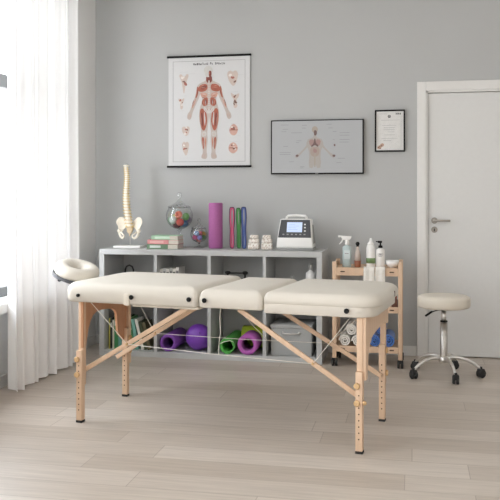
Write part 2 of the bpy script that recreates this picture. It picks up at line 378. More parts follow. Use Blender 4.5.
def body_shapes(c=207):
    PALE, RED, DK, WH, PINK = 0, 1, 2, 3, 4
    out = []
    half = [(c,122),(197,118),(195,128),(178,136),(163,143),(156,158),(154,178),(148,197),(140,218),(133,240),(127,256),(118,266),(115,283),(124,292),(131,288),(136,276),(138,262),(148,238),(158,216),(166,198),(171,182),(177,196),(178,214),(172,232),(166,258),(166,288),(171,318),(175,340),(173,358),(173,380),(179,408),(182,428),(174,446),(178,454),(196,456),(200,440),(196,424),(199,398),(201,372),(199,350),(201,325),(204,300),(c,272)]
    out.append((PALE, 1, smooth_poly(half, 1))); out.append((PALE, 1, mir(smooth_poly(half, 1), c)))
    def both(m, l, P, rm=None):
        P = smooth_poly(P, 1); out.append((m, l, P)); out.append((rm if rm is not None else m, l, mir(P, c)))
    both(RED, 2, [(200,144),(182,142),(166,150),(160,168),(170,176),(188,174),(200,166)])            # chest
    both(DK, 3, [(198,150),(186,148),(174,154),(172,162),(186,160),(198,158)], RED)
    both(PINK, 2, [(170,178),(188,178),(200,184),(200,196),(184,202),(174,196)])                     # ribs
    both(RED, 2, [(182,204),(200,196),(203,214),(200,232),(184,236),(176,222)])                       # abdomen
    both(DK, 3, [(188,208),(196,206),(198,224),(190,230)])
    both(RED, 2, [(156,158),(162,150),(164,172),(158,196),(150,204),(153,184)])                       # upper arm
    both(PINK, 2, [(146,206),(154,202),(148,226),(138,244),(134,242)])
    both(RED, 3, [(144,212),(149,210),(143,230),(137,238)])                                           # forearm
    both(RED, 2, [(172,244),(186,246),(196,262),(200,292),(196,318),(188,338),(178,334),(170,304),(168,266)])  # thigh
    both(DK, 3, [(174,262),(180,264),(182,300),(180,326),(174,306)])
    both(WH, 3, [(186,258),(189,260),(192,292),(190,322),(186,296)])
    both(RED, 2, [(176,366),(186,364),(188,392),(185,420),(180,402)]); both(PINK, 2, [(189,366),(196,366),(196,392),(190,416)])
    both(WH, 3, [(177,342),(196,340),(197,360),(177,362)])                                            # knee
    out.append((WH, 4, smooth_poly([(203,128),(211,128),(213,170),(210,186),(204,186),(201,170)], 1)))  # breastbone
    out.append((WH, 4, smooth_poly([(204,190),(210,190),(210,250),(204,250)], 1)))
    out.append((WH, 4, smooth_poly([(186,236),(196,244),(218,244),(228,236),(230,252),(214,266),(200,266),(184,252)], 1)))  # pelvis
    out.append((DK, 3, smooth_poly([(196,108),(218,108),(220,132),(c,142),(194,132)], 1)))              # neck
    out.append((WH, 5, ell(204, 86, 18, 19))); out.append((WH, 5, ell(203, 100, 13, 15)))                # skull
    out.append((DK, 6, smooth_poly([(206,88),(216,88),(218,104),(212,116),(206,112)], 1)))
    out.append((RED, 7, ell(209, 98, 3, 6, 10)))
    def streak(m, l, a, b, w_):
        for q in (lambda t: t, lambda t: (2*c-t[0], t[1])):
            A_, B_ = q(a), q(b); dx, dy = B_[0]-A_[0], B_[1]-A_[1]; L_ = math.hypot(dx, dy); nx, ny = -dy/L_*w_/2, dx/L_*w_/2
            mx_, my_ = (A_[0]+B_[0])/2, (A_[1]+B_[1])/2
            out.append((m, l, [A_, (mx_+nx, my_+ny), B_, (mx_-nx, my_-ny)]))
    for a, b, w_, m in [((172,256),(176,326),2.6,PINK),((179,250),(184,334),2.4,DK),((196,268),(190,320),2.4,PINK),((168,152),(190,148),2,PINK),((170,158),(194,156),2,PINK),((170,166),(194,164),2,DK),
                        ((176,182),(198,188),2,WH),((178,190),(198,196),2,RED),((176,198),(196,202),2,DK),((186,208),(186,232),2,PINK),((192,206),(193,234),1.8,WH),((178,214),(182,234),2,DK),
                        ((158,152),(154,196),2,PINK),((162,160),(158,194),2,DK),((150,200),(140,236),2,WH),((146,204),(136,232),1.8,DK),((180,366),(182,414),2,PINK),((193,368),(190,410),2,RED),((186,370),(187,418),1.6,WH),
                        ((182,344),(184,360),1.6,PINK),((190,344),(190,360),1.6,PINK),((184,430),(180,452),1.6,PINK),((190,432),(190,454),1.6,PINK),((128,262),(120,286),1.6,PINK),((133,262),(128,288),1.6,PINK),
                        ((203,132),(202,180),1.6,PINK),((188,244),(200,262),2.2,PINK),((196,240),(204,256),2.2,RED)]:
        streak(m, 5, a, b, w_)
    for y_ in range(136, 182, 7): out.append((PINK, 6, [(203,y_),(211,y_),(211,y_+1.4),(203,y_+1.4)]))
    for y_ in range(196, 246, 8): out.append((PINK, 6, [(204,y_),(210,y_),(210,y_+1.6),(204,y_+1.6)]))
    return out
pink_m = colmat((206,160,142), .6); red_m = colmat((176,100,80), .6); dk_m = colmat((132,70,60), .6); pale_m = colmat((196,184,176), .6); wh_m = colmat((206,204,200), .6)
# poster
po = tag(empty('anatomy_poster', (-1.62, WY-.012, 1.917)), 'large white anatomy chart of a red muscled body hung on the wall', 'poster')
PX = lambda a: (a-205.5)*.00203
PZ = lambda b: (257.5-b)*.001945
MB().b2(-.34, .34, -.0015, .0015, -.445, .445).build('paper_sheet', M['paper'], po)
for z in (.449, -.446):
    MB().b2(-.352, .352, -.011, .008, z-.008, z+.008, .003).build('hanging_rail', M['black'], po)
bd = MB()
for a in ((-.302,-.299,-.405,.412), (.299,.302,-.405,.412)): bd.b2(a[0],a[1],-.0022,-.0014,a[2],a[3])
for z in (-.406, .411): bd.b2(-.302,.302,-.0022,-.0014,z-.0012,z+.0012)
bd.build('printed_border', M['grey_ink'], po)
fg = MB(); flat_shapes(fg, body_shapes(), PX, PZ, -.0015)
fg.build('printed_figure', [pale_m, red_m, dk_m, wh_m, pink_m], po)
random.seed(7)
tt = MB(); x = 142
while x < 272:                                       # unreadable heading in small marks
    wd = random.choice((3,4,5,6)); hh = random.choice((7,8,9,9))
    if random.random() > .14:
        tt.mi = 0
        cx = x+wd/2; base = 63
        tt.b2(PX(x), PX(x+1.4), -.0022, -.0014, PZ(base), PZ(base-hh))
        if random.random() < .6: tt.b2(PX(x+wd-1.4), PX(x+wd), -.0022, -.0014, PZ(base), PZ(base-hh))
        tt.b2(PX(x), PX(x+wd), -.0022, -.0014, PZ(base-hh*random.choice((0,.5,1))), PZ(base-hh*random.choice((0,.5,1))-1.3))
    x += wd+2.2
tt.build('printed_heading', colmat((96,96,98), .6), po)
def blobfig(cx, cy, w_, h_, kind, seed):
    random.seed(seed); out = []
    if kind == 'cone': base = [(-.5,-.42),(-.3,-.5),(-.1,-.35),(.1,-.35),(.3,-.5),(.5,-.42),(.3,-.15),(.16,.1),(.05,.5),(-.05,.5),(-.16,.1),(-.3,-.15)]
    elif kind == 'tee': base = [(-.5,-.5),(-.1,-.35),(.1,-.38),(.5,-.5),(.4,-.2),(.18,-.1),(.2,.2),(.3,.32),(.1,.5),(-.15,.48),(-.2,.2),(-.15,-.1),(-.42,-.2)]
    elif kind == 'bush': base = [(-.5,-.35),(-.2,-.5),(.0,-.38),(.25,-.5),(.5,-.3),(.42,.0),(.3,.35),(.05,.5),(-.2,.3),(-.38,.1)]
    else: base = [(.5*math.cos(t*PI/6), .5*math.sin(t*PI/6)) for t in range(12)]
    P = [(cx+a*w_*(1+random.uniform(-.08,.08)), cy+b*h_*(1+random.uniform(-.08,.08))) for a, b in base]
    out.append((0, 1, smooth_poly(P, 1)))
    for _ in range(5):
        a, b = random.uniform(-.22,.22), random.uniform(-.32,.25)
        out.append((random.choice((1,2,3)), 2+_, ell(cx+a*w_, cy+b*h_, w_*random.uniform(.07,.16), h_*random.uniform(.05,.14), 8, random.uniform(0,3))))
    return out
tan_m, rose_m = colmat((206,190,180), .6), colmat((212,172,158), .6)
brn_m = colmat((128,98,88), .6); rd2_m = colmat((172,110,98), .6); lt_m = colmat((228,222,216), .6)
for (cx, cy, w_, h_, kd, tn) in [(103,137,40,82,'cone',0),(92,222,26,48,'tee',0),(110,338,34,44,'bush',0),(109,412,30,60,'bush',0),
                           (303,122,48,66,'bush',0),(313,214,34,64,'tee',0),(307,336,34,48,'oval',1),(305,410,38,46,'oval',1)]:
    g = MB(); flat_shapes(g, blobfig(cx, cy, w_, h_, kd, int(cx+cy)), PX, PZ, -.0015)
    if kd == 'oval':
        g.mi = 2; g.b2(PX(cx-16), PX(cx+18), -.0062, -.0052, PZ(cy+2), PZ(cy-1))
    g.build('printed_organ_drawing', [rose_m if tn else tan_m, brn_m, rd2_m, lt_m], po)
cp = MB()
for (a, b, l) in [(85,90,34),(112,98,36),(85,190,30),(80,252,24),(92,325,28),(90,388,30),(285,92,44),(322,108,26),(290,178,36),(296,310,26),(290,384,34),(320,360,14)]:
    cp.b2(PX(a), PX(a+l), -.0020, -.0014, PZ(b+1), PZ(b))
cp.build('printed_captions', colmat((200,200,200), .6), po)

# television
tv = tag(empty('television', (-.739, WY-.022, 1.618)), 'wide black-framed flat screen on the wall showing a pale torso diagram', 'television')
W2, H2 = .366, .214
fr = MB(); fr.b2(-W2, W2, -.016, .012, -H2, H2, .003); auto_smooth(fr.build('bezel', M['black'], tv))
MB().b2(-.2, .2, .010, .0225, -.12, .12).build('wall_bracket', M['black'], tv)
scm = glow('lit_screen', srgb(186,187,188), .31, .50)
MB().b2(-W2+.010, W2-.010, -.0175, -.0155, -H2+.011, H2-.008).build('screen', scm, tv)
TX = lambda a: (a-194)*.00242
TZ = lambda b: (157-b)*.00243
sh = []
half = [(188,118),(184,118),(182,126),(166,132),(161,142),(160,152),(150,164),(138,176),(128,182),(122,188),(128,194),(136,188),(150,172),(164,158),(168,170),(170,190),(168,206),(170,224),(180,226),(188,210)]
sh.append((0, 1, half)); sh.append((0, 1, mir(half, 188)))
sh += [(1, 2, ell(188, 101, 10, 11)), (2, 3, smooth_poly([(184,104),(194,103),(195,118),(186,122)], 1)),
       (3, 2, smooth_poly([(168,134),(186,132),(186,156),(172,154)], 1)), (3, 2, smooth_poly([(190,132),(208,134),(204,154),(190,156)], 1)),
       (2, 3, smooth_poly([(186,130),(190,130),(191,144),(200,152),(198,158),(188,150),(178,158),(175,154),(184,146)], 1)),
       (4, 2, smooth_poly([(172,160),(188,156),(204,160),(202,184),(188,190),(174,184)], 1)),
       (3, 3, smooth_poly([(182,166),(186,160),(196,168),(194,176),(184,176)], 1)),
       (1, 2, [(186,160),(190,160),(190,222),(186,222)]), (2, 2, ell(252,152,3,4,8)), (2, 2, ell(130,185,5,4,8)), (2, 2, ell(250,186,5,4,8))]
tg = MB(); flat_shapes(tg, sh, TX, TZ, -.0175)
gl = lambda n, c: glow(n, srgb(*c), .28, .48)
tg.build('displayed_figure', [gl('lit_pale', (188,180,172)), gl('lit_bone', (184,172,158)), gl('lit_brown', (124,98,94)), gl('lit_rose', (178,144,138)), gl('lit_tan', (184,166,154))], tv)
tl = MB()
for (a, b, l) in [(76,84,26),(82,98,18),(78,106,16),(110,110,36),(146,86,16),(146,95,12),(128,136,16),(126,142,10),(84,154,16),(72,174,36),(72,180,36),(104,204,16),(140,220,14),
                  (226,84,16),(232,96,14),(246,108,12),(268,112,32),(268,120,32),(268,134,32),(268,142,30),(246,134,6),(262,194,24),(258,208,16),(140,224,10)]:
    tl.b2(TX(a), TX(a+l), -.0181, -.0170, TZ(b+1.2), TZ(b))
tl.build('displayed_text', gl('lit_text', (152,154,156)), tv)
MB().b2(-.012, .012, -.0175, -.0155, -H2+.002, -H2+.006).build('maker_mark', M['grey_ink'], tv)

# framed certificate
ct = tag(empty('framed_certificate', (-.1735, WY-.012, 1.737)), 'small black-framed certificate with a grey crest beside the television', 'picture')
fr = MB(); a, b = .115, .162
for q in ((-a,a,b-.011,b),(-a,a,-b,-b+.011),(-a,-a+.011,-b,b),(a-.011,a,-b,b)): fr.b2(q[0],q[1],-.014,.010,q[2],q[3],.002)
auto_smooth(fr.build('frame', M['black'], ct))
MB().b2(-a+.01, a-.01, -.004, 0, -b+.01, b-.01).build('certificate_sheet', colmat((226,225,222), .6), ct)
CX = lambda v: (v-202)*.00079
CZf = lambda v: (258-v)*.00079
pr = MB()
pr.mi = 0
for (x0, y0, l) in [(115,152,182),(130,203,130),(142,226,106),(142,246,106),(180,267,66),(150,296,100),(118,330,160),(140,352,76),(84,90,90),(84,425,6)]:
    pr.b2(CX(x0), CX(x0+l), -.0046, -.0038, CZf(y0+3), CZf(y0))
for (x0, y0, y1) in [(84,90,372),(308,110,420)]: pr.b2(CX(x0), CX(x0+2), -.0046, -.0038, CZf(y1), CZf(y0))
pr.mi = 1
for k in range(10):
    t_ = 2*PI*k/10; pr.prism([(CX(x_), CZf(z_)) for x_, z_ in ell(196+11*math.cos(t_), 117+12*math.sin(t_), 5, 4, 8)], -.0048, -.0038)
pr.prism([(CX(x_), CZf(z_)) for x_, z_ in ell(196, 119, 5, 6, 10)], -.0048, -.0038)
for x0, w_ in ((258,5),(266,11),(282,11),(298,10)):
    pr.b2(CX(x0), CX(x0+w_), -.0046, -.0038, CZf(100), CZf(84))
pr.mi = 2
pr.prism([(CX(x_), CZf(z_)) for x_, z_ in smooth_poly([(80,436),(82,408),(104,400),(118,382),(134,378),(148,392),(140,410),(120,416),(116,436)], 1)], -.0048, -.0038)
pr.mi = 3
for q in ((92,420,8,5),(108,428,8,4),(122,404,7,5),(104,410,6,4)): pr.prism([(CX(x_), CZf(z_)) for x_, z_ in ell(*q, 8)], -.0054, -.0046)
pr.build('printed_text', [colmat((176,176,174), .6), colmat((96,98,98), .6), colmat((196,164,144), .6), colmat((130,104,92), .6)], ct)
MB().b2(-a+.01, a-.01, -.0085, -.0075, -b+.01, b-.01).build('glazing', thin_glass('picture_glass', (1,1,1,1), .5, .01), ct)

# ---------------------------------------------------------------- grey shelf unit
SX0, SX1, SY0, SY1, SZ = -2.38, -.65, 5.84, 6.27, .823
sh = tag(empty('shelf_unit', ((SX0+SX1)/2, (SY0+SY1)/2, 0)), 'low light-grey open cube shelf unit with eight compartments along the wall', 'shelf')
ox, oy = (SX0+SX1)/2, (SY0+SY1)/2
hw, hd_ = (SX1-SX0)/2, (SY1-SY0)/2
MB().b2(-hw, hw, -hd_, hd_, SZ-.042, SZ, .002).build('top_board', M['shelf'], sh)
MB().b2(-hw, hw, -hd_, hd_, 0, .042, .002).build('bottom_board', M['shelf'], sh)
for a in (-hw, hw-.041): MB().b2(a, a+.041, -hd_, hd_, .042, SZ-.042, .002).build('side_board', M['shelf'], sh)
for x in (-1.926, -1.503, -1.08): MB().b2(x-ox-.0125, x-ox+.0125, -hd_+.001, hd_-.012, .042, SZ-.042, .001).build('divider', M['shelf'], sh)
MB().b2(-hw+.041, hw-.041, -hd_+.003, hd_-.012, .412, .434, .001).build('middle_board', M['shelf'], sh)
MB().b2(-hw+.02, hw-.02, hd_-.012, hd_-.004, .02, SZ-.02).build('back_panel', M['shelf'], sh)
MID = .434

# ---------------------------------------------------------------- spine model
sp = tag(empty('spine_model', (-2.205, 6.04, SZ)), 'ivory anatomical spine and pelvis model on a white stand', 'anatomical model')
auto_smooth(MB().b2(-.110, .112, -.075, .075, 0, .016, .003).build('stand_base', M['white'], sp))
MB().tube([(0,.01,.014),(0,.012,.2),(-.01,.012,.4),(-.028,.01,.55),(-.028,.01,.675)], .0038, 10).build('stand_rod', M['chrome'], sp)
def spine_x(t): return -.028+.004*math.sin(t*PI*2)*1-.006*math.sin(PI*t)*0 + .03*max(0, (t-.45)/.55)**1.4   # t: 0 top .. 1 bottom
vb = MB(); dc = MB(); nv = MB()
zz = .645; n = 24
hs = [(.013+.013*(i/(n-1))**1.15) for i in range(n)]; tot = sum(hs); sc_ = (.645-.165)/tot
for i in range(n):
    h = hs[i]*sc_; t_ = i/(n-1); r = .0140+.0120*t_**1.1; x = spine_x(t_); y = -.006+.008*math.sin(t_*PI*2)
    zc = zz-h/2
    vb.mi = 0
    vb.lathe([(0,-h*.36),(r*.92,-h*.36),(r,-h*.28),(r*.84,0),(r,h*.28),(r*.92,h*.36),(0,h*.36)], (x,y,zc), 18, sy=.8)
    dc.lathe([(0,-h*.15),(r*.9,-h*.15),(r*.93,0),(r*.9,h*.15),(0,h*.15)], (x,y,zc-h/2), 16, sy=.8)
    for s_ in (-1,1):
        L_ = r*1.15+.006
        vb.tube([(x+s_*r*.5,y+.006,zc),(x+s_*(r*.9),y+.012,zc+.001),(x+s_*L_,y+.014,zc+.002)], [h*.24,h*.2,h*.13], 8)
        nv.tube([(x+s_*r*.7,y-.006,zc-h*.40),(x+s_*(r*1.10),y-.008,zc-h*.46),(x+s_*(r*1.35),y-.006,zc-h*.72)], [.0030,.0034,.0022], 6)
    vb.tube([(x,y+.008,zc),(x,y+.022,zc-h*.3),(x,y+.034,zc-h*.7)], [h*.22,h*.2,h*.14], 8)
    zz -= h
vb.build('vertebrae', M['bone'], sp); dc.build('discs', M['disc'], sp); nv.build('nerves', M['nerve'], sp)
# atlas plate
auto_smooth(MB().lathe([(0,0),(.022,.001),(.027,.006),(.022,.011),(0,.010)], (-.028,0,.645), 20, sy=.6).build('skull_plate', M['bone'], sp))
sc2 = MB(); sc2.hexa([(-.016,.0,.110),(.016,.0,.110),(.012,.022,.110),(-.012,.022,.110),(-.036,-.010,.178),(.038,-.010,.178),(.034,.03,.178),(-.032,.03,.178)], .006)
sc2.tube([(0,.01,.113),(0,.004,.100),(0,-.006,.092)], [.010,.007,.003], 10)
for s_ in (-1,1):
    for z in (.128,.142,.157): sc2.ball((s_*.016,-.010-.002,z), .0045, 8)
auto_smooth(sc2.build('sacrum', mat('tan_bone', srgb(226,206,172), .55, var=.08, scale=40), sp), 60)
for s_ in (-1,1):
    pl = smooth_poly([(.014,.180),(.030,.214),(.060,.242),(.092,.242),(.112,.208),(.106,.184),(.094,.172),(.090,.142),(.078,.118),(.060,.122),(.050,.146),(.030,.160)], 2)
    p_ = MB(); m_ = len(pl); ca_, cb_ = sum(a for a, b in pl)/m_, sum(b for a, b in pl)/m_
    def yy(a, b): return .012 - (a-.03)*.30 + (b-.165)*.1
    rings = []
    for (k, th) in ((1,.0),(.97,.0045),(.75,.0035),(.4,.0022)):
        rings.append(([ (ca_+(a-ca_)*k, cb_+(b-cb_)*k) for a, b in pl], th))
    Vv, Fv = [], []
    for side in (1,-1):
        base = len(Vv)
        for R_, th in rings: Vv += [(s_*a, yy(a,b)+side*th+(.012*(1-((a-ca_)**2+(b-cb_)**2)/.004) if th < .004 and th > 0 else 0), b) for a, b in R_]
        Vv.append((s_*ca_, yy(ca_,cb_)+.012+side*.002, cb_))
        for q in range(3):
            for i in range(m_):
                j = (i+1) % m_; Fv.append((base+q*m_+i, base+q*m_+j, base+(q+1)*m_+j, base+(q+1)*m_+i))
        for i in range(m_): Fv.append((base+3*m_+i, base+3*m_+(i+1) % m_, base+4*m_))
    p_._add(Vv, Fv, True); bmesh.ops.remove_doubles(p_.bm, verts=p_.bm.verts[:], dist=.0003)
    # ischium loop
    p_.tube([(s_*.080,-.012,.130),(s_*.076,-.016,.105),(s_*.064,-.020,.084),(s_*.048,-.028,.074),(s_*.036,-.034,.084),(s_*.034,-.036,.098),(s_*.048,-.032,.108),(s_*.066,-.020,.124)], [.012,.011,.011,.009,.007,.006,.006,.008], 10)
    p_.ball((s_*.082,-.016,.132), .016, 14)
    p_.build('hip_bone', M['bone'], sp)

# ---------------------------------------------------------------- books
def book(name, loc, size, color, label, cat='book', group=None, rz=0, ry=0, flat=False, band=None):
    """size = (thickness, depth, height); spine faces -y; stands upright, or lies with its spine to -y when flat"""
    th, dp, ht = size
    o = tag(empty(name, loc, rz), label, cat, group)
    o.rotation_euler = (0, ry, rz)
    cv = M['cv_'+str(color)] if 'cv_'+str(color) in M else M.setdefault('cv_'+str(color), mat('cover_%d_%d_%d' % color, srgb(*color), .5, var=.05, scale=40))
    c_ = MB()
    if flat:                                            # length along x, spine to the front, page block showing at the right
        L_, D_, T_ = ht, dp, th
        c_.b2(-L_/2, L_/2, -D_/2, D_/2, 0, .003, .001); c_.b2(-L_/2, L_/2, -D_/2, D_/2, T_-.003, T_, .001)
        c_.b2(-L_/2, L_/2*.36, -D_/2, -D_/2+.003, 0, T_, .001)
        if band:
            c_.mi = 1; c_.b2(band[0]*L_, band[1]*L_, -D_/2-.0008, -D_/2+.001, T_*.25, T_*.75)
        c_.build('cover', [cv, colmat(band[2] if band else (240,240,236), .6)], o)
        MB().b2(-L_/2+.006, L_/2-.003, -D_/2+.0025, D_/2-.004, .003, T_-.003).build('pages', M['page'], o)
    else:
        c_.b2(-th/2, -th/2+.0025, -dp/2, dp/2, 0, ht, .0008); c_.b2(th/2-.0025, th/2, -dp/2, dp/2, 0, ht, .0008)
        c_.b2(-th/2, th/2, -dp/2, -dp/2+.003, 0, ht, .001)
        c_.mi = 1
        if band: c_.b2(-th/2+.003, th/2-.003, -dp/2-.0008, -dp/2+.001, ht*band[0], ht*band[1])
        c_.build('cover', [cv, colmat(band[2] if band else (240,240,236), .6)], o)
        MB().b2(-th/2+.0025, th/2-.0025, -dp/2+.003, dp/2-.004, .003, ht-.004).build('pages', M['page'], o)
    return o
G = 'books stacked on top of the shelf unit'
book('book', (-1.892,5.985,SZ), (.037,.16,.250), (112,142,112), 'dark green book at the bottom of the stack on the shelf unit', group=G, flat=True, band=(-.40,-.05,(214,222,214)))
book('book', (-1.888,5.985,SZ+.0375), (.034,.155,.25), (222,150,150), 'pink book in the middle of the stack on the shelf unit', group=G, flat=True, rz=.01, band=(-.42,.02,(236,186,182)))
book('book', (-1.874,5.985,SZ+.072), (.032,.15,.215), (178,212,182), 'pale mint book on top of the stack on the shelf unit', group=G, flat=True, rz=-.02, band=(-.36,.2,(206,228,208)))
G = 'books in the lower left compartment'
specs = [(.010,.235,(196,188,86),'thin yellow book, leftmost in the lower left compartment',0),
 (.016,.240,(52,54,50),'black book beside the thin yellow one in the lower left compartment',0),
 (.014,.225,(214,208,192),'cream book between black and green books in the lower left compartment',0),
 (.030,.258,(70,140,88),'wide bright green book standing upright behind the table leg arch',0),
 (.028,.246,(104,158,146),'teal book beside the wide bright green one',0),
 (.020,.232,(196,206,198),'pale grey-green book behind the rear table leg',0),
 (.022,.250,(40,84,56),'dark forest green book just right of the rear table leg',-.10),
 (.024,.244,(88,150,96),'leaning mid green book with pale spine band',-.13),
 (.026,.236,(112,164,150),'leaning grey-teal book left of the white leaning book',-.16),
 (.022,.240,(226,224,214),'white leaning book crossing behind the wooden struts',-.24),
 (.026,.222,(74,80,58),'dark olive book leaning right of the white book',-.24),
 (.026,.215,(98,90,64),'brown-olive book leaning rightmost in the lower left compartment',-.24)]
x = -2.325; prev = 0
for i, (th, ht, col, lab, lean) in enumerate(specs):
    q_ = abs(lean); x += (math.sin(q_)-math.sin(prev))*.245 + th/2/math.cos(q_) + .001; prev = q_
    bd_ = {1: (.7,.85,(220,224,210)), 3: (.7,.85,(220,224,210)), 7: (.62,.8,(200,210,190))}.get(i)
    book('book', (x,5.98,.042+math.sin(q_)*th/2), (th,.17,ht), col, lab, group=G, ry=lean, band=bd_); x += th/2/math.cos(q_)+.001
G = 'white books in the upper second compartment'
x = -1.913
for i, (th, ht, col, pos) in enumerate([(.026,.235,(222,220,214),'leftmost'),(.022,.242,(204,206,204),'second from the left'),(.026,.238,(232,230,226),'third from the left'),
                             (.022,.246,(190,192,188),'third from the right'),(.026,.240,(226,224,216),'second from the right'),(.024,.25,(214,212,206),'rightmost')]):
    x += th/2+.0008
    book('book', (x,5.99,MID), (th,.17,ht), col, 'pale grey-white book standing in the upper second compartment, %s of the row' % pos, group=G, band=(.78,.9,(130,130,128)))
    x += th/2+.0008

# ---------------------------------------------------------------- glass jars with balls
def pack(c, R, balls, it=400):
    """balls: [(x,y,z,r)] pushed apart inside a sphere of radius R"""
    P = [Vector(b[:3]) for b in balls]; r = [b[3] for b in balls]
    for _ in range(it):
        for i in range(len(P)):
            P[i].z -= .0002
            for j in range(i):
                d = P[i]-P[j]; L_ = d.length or 1e-5; m_ = r[i]+r[j]+.0004
                if L_ < m_: q = d/L_*(m_-L_)/2; P[i] += q; P[j] -= q
            L_ = P[i].length
            if L_ > R-r[i]: P[i] *= (R-r[i])/L_
    return [p+Vector(c) for p in P]
def jar(loc, R, bowl_z, rim_h, foot_r, lid_h, label):
    o = tag(empty('glass_jar', loc), label, 'jar')
    t_ = .0022; a0 = -70; pr_o, pr_i = [], []
    a1 = math.degrees(math.asin(min(.95, rim_h/R)))
    for i in range(15):
        a = math.radians(a0+(a1-a0)*i/14); pr_o.append((R*math.cos(a), bowl_z+R*math.sin(a))); pr_i.append(((R-t_)*math.cos(a), bowl_z+(R-t_)*math.sin(a)))
    rr = pr_o[-1][0]; zr = pr_o[-1][1]
    prof = [(0,bowl_z-R+t_)]+pr_i+[(rr+.004, zr+.004),(rr+.006,zr+.001)]+pr_o[::-1]+[(0,bowl_z-R)]
    MB().lathe(prof, (0,0,0), 36).build('bowl', M['jar_glass'], o)
    MB().lathe([(0,bowl_z-R-.0005),(R*.22,bowl_z-R-.0005),(R*.20,bowl_z-R*1.04),(R*.11,bowl_z-R*1.15),(R*.10,bowl_z*.35),(R*.11,.022),(foot_r*.4,.012),(foot_r,.006),(foot_r,0),(0,0)], (0,0,0), 32).build('foot', M['solid_glass'], o)
    lid = MB(); z0 = zr+.005
    lid.lathe([(0,z0+lid_h*.36),(rr*.3,z0+lid_h*.27),(rr*.7,z0+lid_h*.10),(rr*.98,z0+.003),(rr*1.08,z0-.001),(rr*1.10,z0+.004),(rr*.98,z0+.009),(rr*.72,z0+lid_h*.16),(rr*.34,z0+lid_h*.34),(R*.12,z0+lid_h*.50),(R*.075,z0+lid_h*.58),(R*.09,z0+lid_h*.62),(R*.17,z0+lid_h*.72),(R*.18,z0+lid_h*.88),(R*.12,z0+lid_h*.98),(0,z0+lid_h)], (0,0,0), 32)
    lid.build('lid', M['solid_glass'], o)
    MB().lathe([(rr*.97,zr-.002),(rr*1.0,zr-.004),(rr*1.07,zr),(rr*1.07,zr+.003),(rr*.99,zr+.004)], (0,0,0), 36, closed=True).build('rim', M['solid_glass'], o)
    return o
JL = Vector((-1.822, 6.135, SZ)); JS = Vector((-1.660, 6.13, SZ))
jar(JL, .108, .250, .066, .055, .118, 'large round lidded glass jar of coloured balls on a stemmed foot')
jar(JS, .069, .108, .042, .042, .078, 'small round lidded glass jar of coloured balls beside the purple foam roller')
BR = .0305
B1 = [(-.066,-.01,-.005,(150,206,158),'pale green ball at the left side of the large glass jar'),(-.028,-.05,.0,(222,230,226),'white ball in the large glass jar'),
 (.008,-.055,.03,(226,110,72),'orange ball with a hole, front of the large glass jar'),(.055,-.01,.038,(112,178,92),'grass green ball at the top right in the large glass jar'),
 (.07,-.02,-.02,(74,124,166),'blue ball at the right side of the large glass jar'),(.022,-.052,-.034,(214,86,78),'coral red ball low in the large glass jar'),
 (-.035,-.035,-.06,(112,52,66),'maroon ball at the bottom of the large glass jar'),(.0,.05,-.04,(88,150,140),'teal ball at the back of the large glass jar'),
 (-.03,.04,.02,(196,190,110),'yellowish ball at the back of the large glass jar'),(.045,.05,-.02,(130,90,150),'violet ball at the back right of the large glass jar')]
B2 = [(-.03,-.02,-.02,(206,92,140),'hot pink ball low left in the small glass jar'),(-.01,-.04,.012,(112,150,196),'light blue ball high in the small glass jar'),(.02,-.03,-.02,(150,140,204),'lavender ball low in the small glass jar'),
 (.03,-.01,.015,(206,76,92),'red ball at the upper right in the small glass jar'),(.045,-.01,-.01,(104,160,98),'green ball at the right in the small glass jar'),(-.045,0,.0,(128,178,176),'aqua ball at the left in the small glass jar'),
 (0,-.02,-.045,(226,140,128),'salmon ball at the bottom of the small glass jar'),(.0,.03,-.02,(90,70,140),'indigo ball at the back of the small glass jar'),(-.02,.02,.015,(232,226,220),'white ball at the back of the small glass jar'),(.02,.035,.01,(220,180,90),'amber ball at the back of the small glass jar')]
for J, bz, R_, r_, BB, G in ((JL,.250,.1055,BR,B1,'balls in the large glass jar'), (JS,.108,.0665,.0205,B2,'balls in the small glass jar')):
    ps = pack(J+Vector((0,0,bz)), R_-.001, [(b[0],b[1],b[2],r_) for b in BB])
    for p, b in zip(ps, BB):
        m_ = MB()
        if 'hole' in b[4]:
            m_.lathe([(.011,.004),(.013,.022),(.020,.0255),(.0265,.015),(.0303,0),(.0265,-.014),(.0145,-.0265),(0,-.0302),(0,-.002)], (0,0,0), 24, Rx(math.radians(80)))
        else: m_.ball((0,0,0), r_, 24)
        tag(m_.build('massage_ball', colmat(b[3], .45), loc=p), b[4], 'ball', G)

# standing foam roller, bands, ornaments
fr = tag(empty('foam_roller', (-1.506,6.06,SZ)), 'tall magenta-purple foam roller standing upright on the shelf unit', 'foam roller')
auto_smooth(MB().lathe([(.020,.002),(.050,.002),(.055,.008),(.055,.350),(.050,.356),(.020,.356)], (0,0,0), 40, closed=True).build('foam_sleeve', M['magenta_roll'], fr))
MB().lathe([(.0165,.003),(.0198,.003),(.0198,.354),(.0165,.354)], (0,0,0), 28, closed=True).build('core_tube', M['purple'], fr)
def band(x, col, edge, label, hw_, top, tilt, y):
    o = tag(empty('resistance_band', (x, y, SZ)), label, 'resistance band', 'resistance bands on the shelf unit')
    P = []
    n_ = 44
    for i in range(n_):
        a = 2*PI*i/n_; s_ = math.sin(a); z = (s_*.5+.5)
        wdt = hw_*(1-.42*math.exp(-((z-.45)/.22)**2)) if True else hw_
        P.append((wdt*math.copysign(abs(math.cos(a))**.45, math.cos(a))+tilt*z, .006*math.sin(2*a), .0075+(top-.015)*z))
    MB().tube(P, .0078, 10, True, flat=(1, .9)).build('loop', col, o)
    MB().tube([(a+math.copysign(.0068, a-tilt*(c/top)) if abs(a-tilt*(c/top)) > .003 else a, b-.0055, c+(.005 if c > top*.9 else -.0 )) for a, b, c in P], .0036, 6, True).build('edge_piping', edge, o)
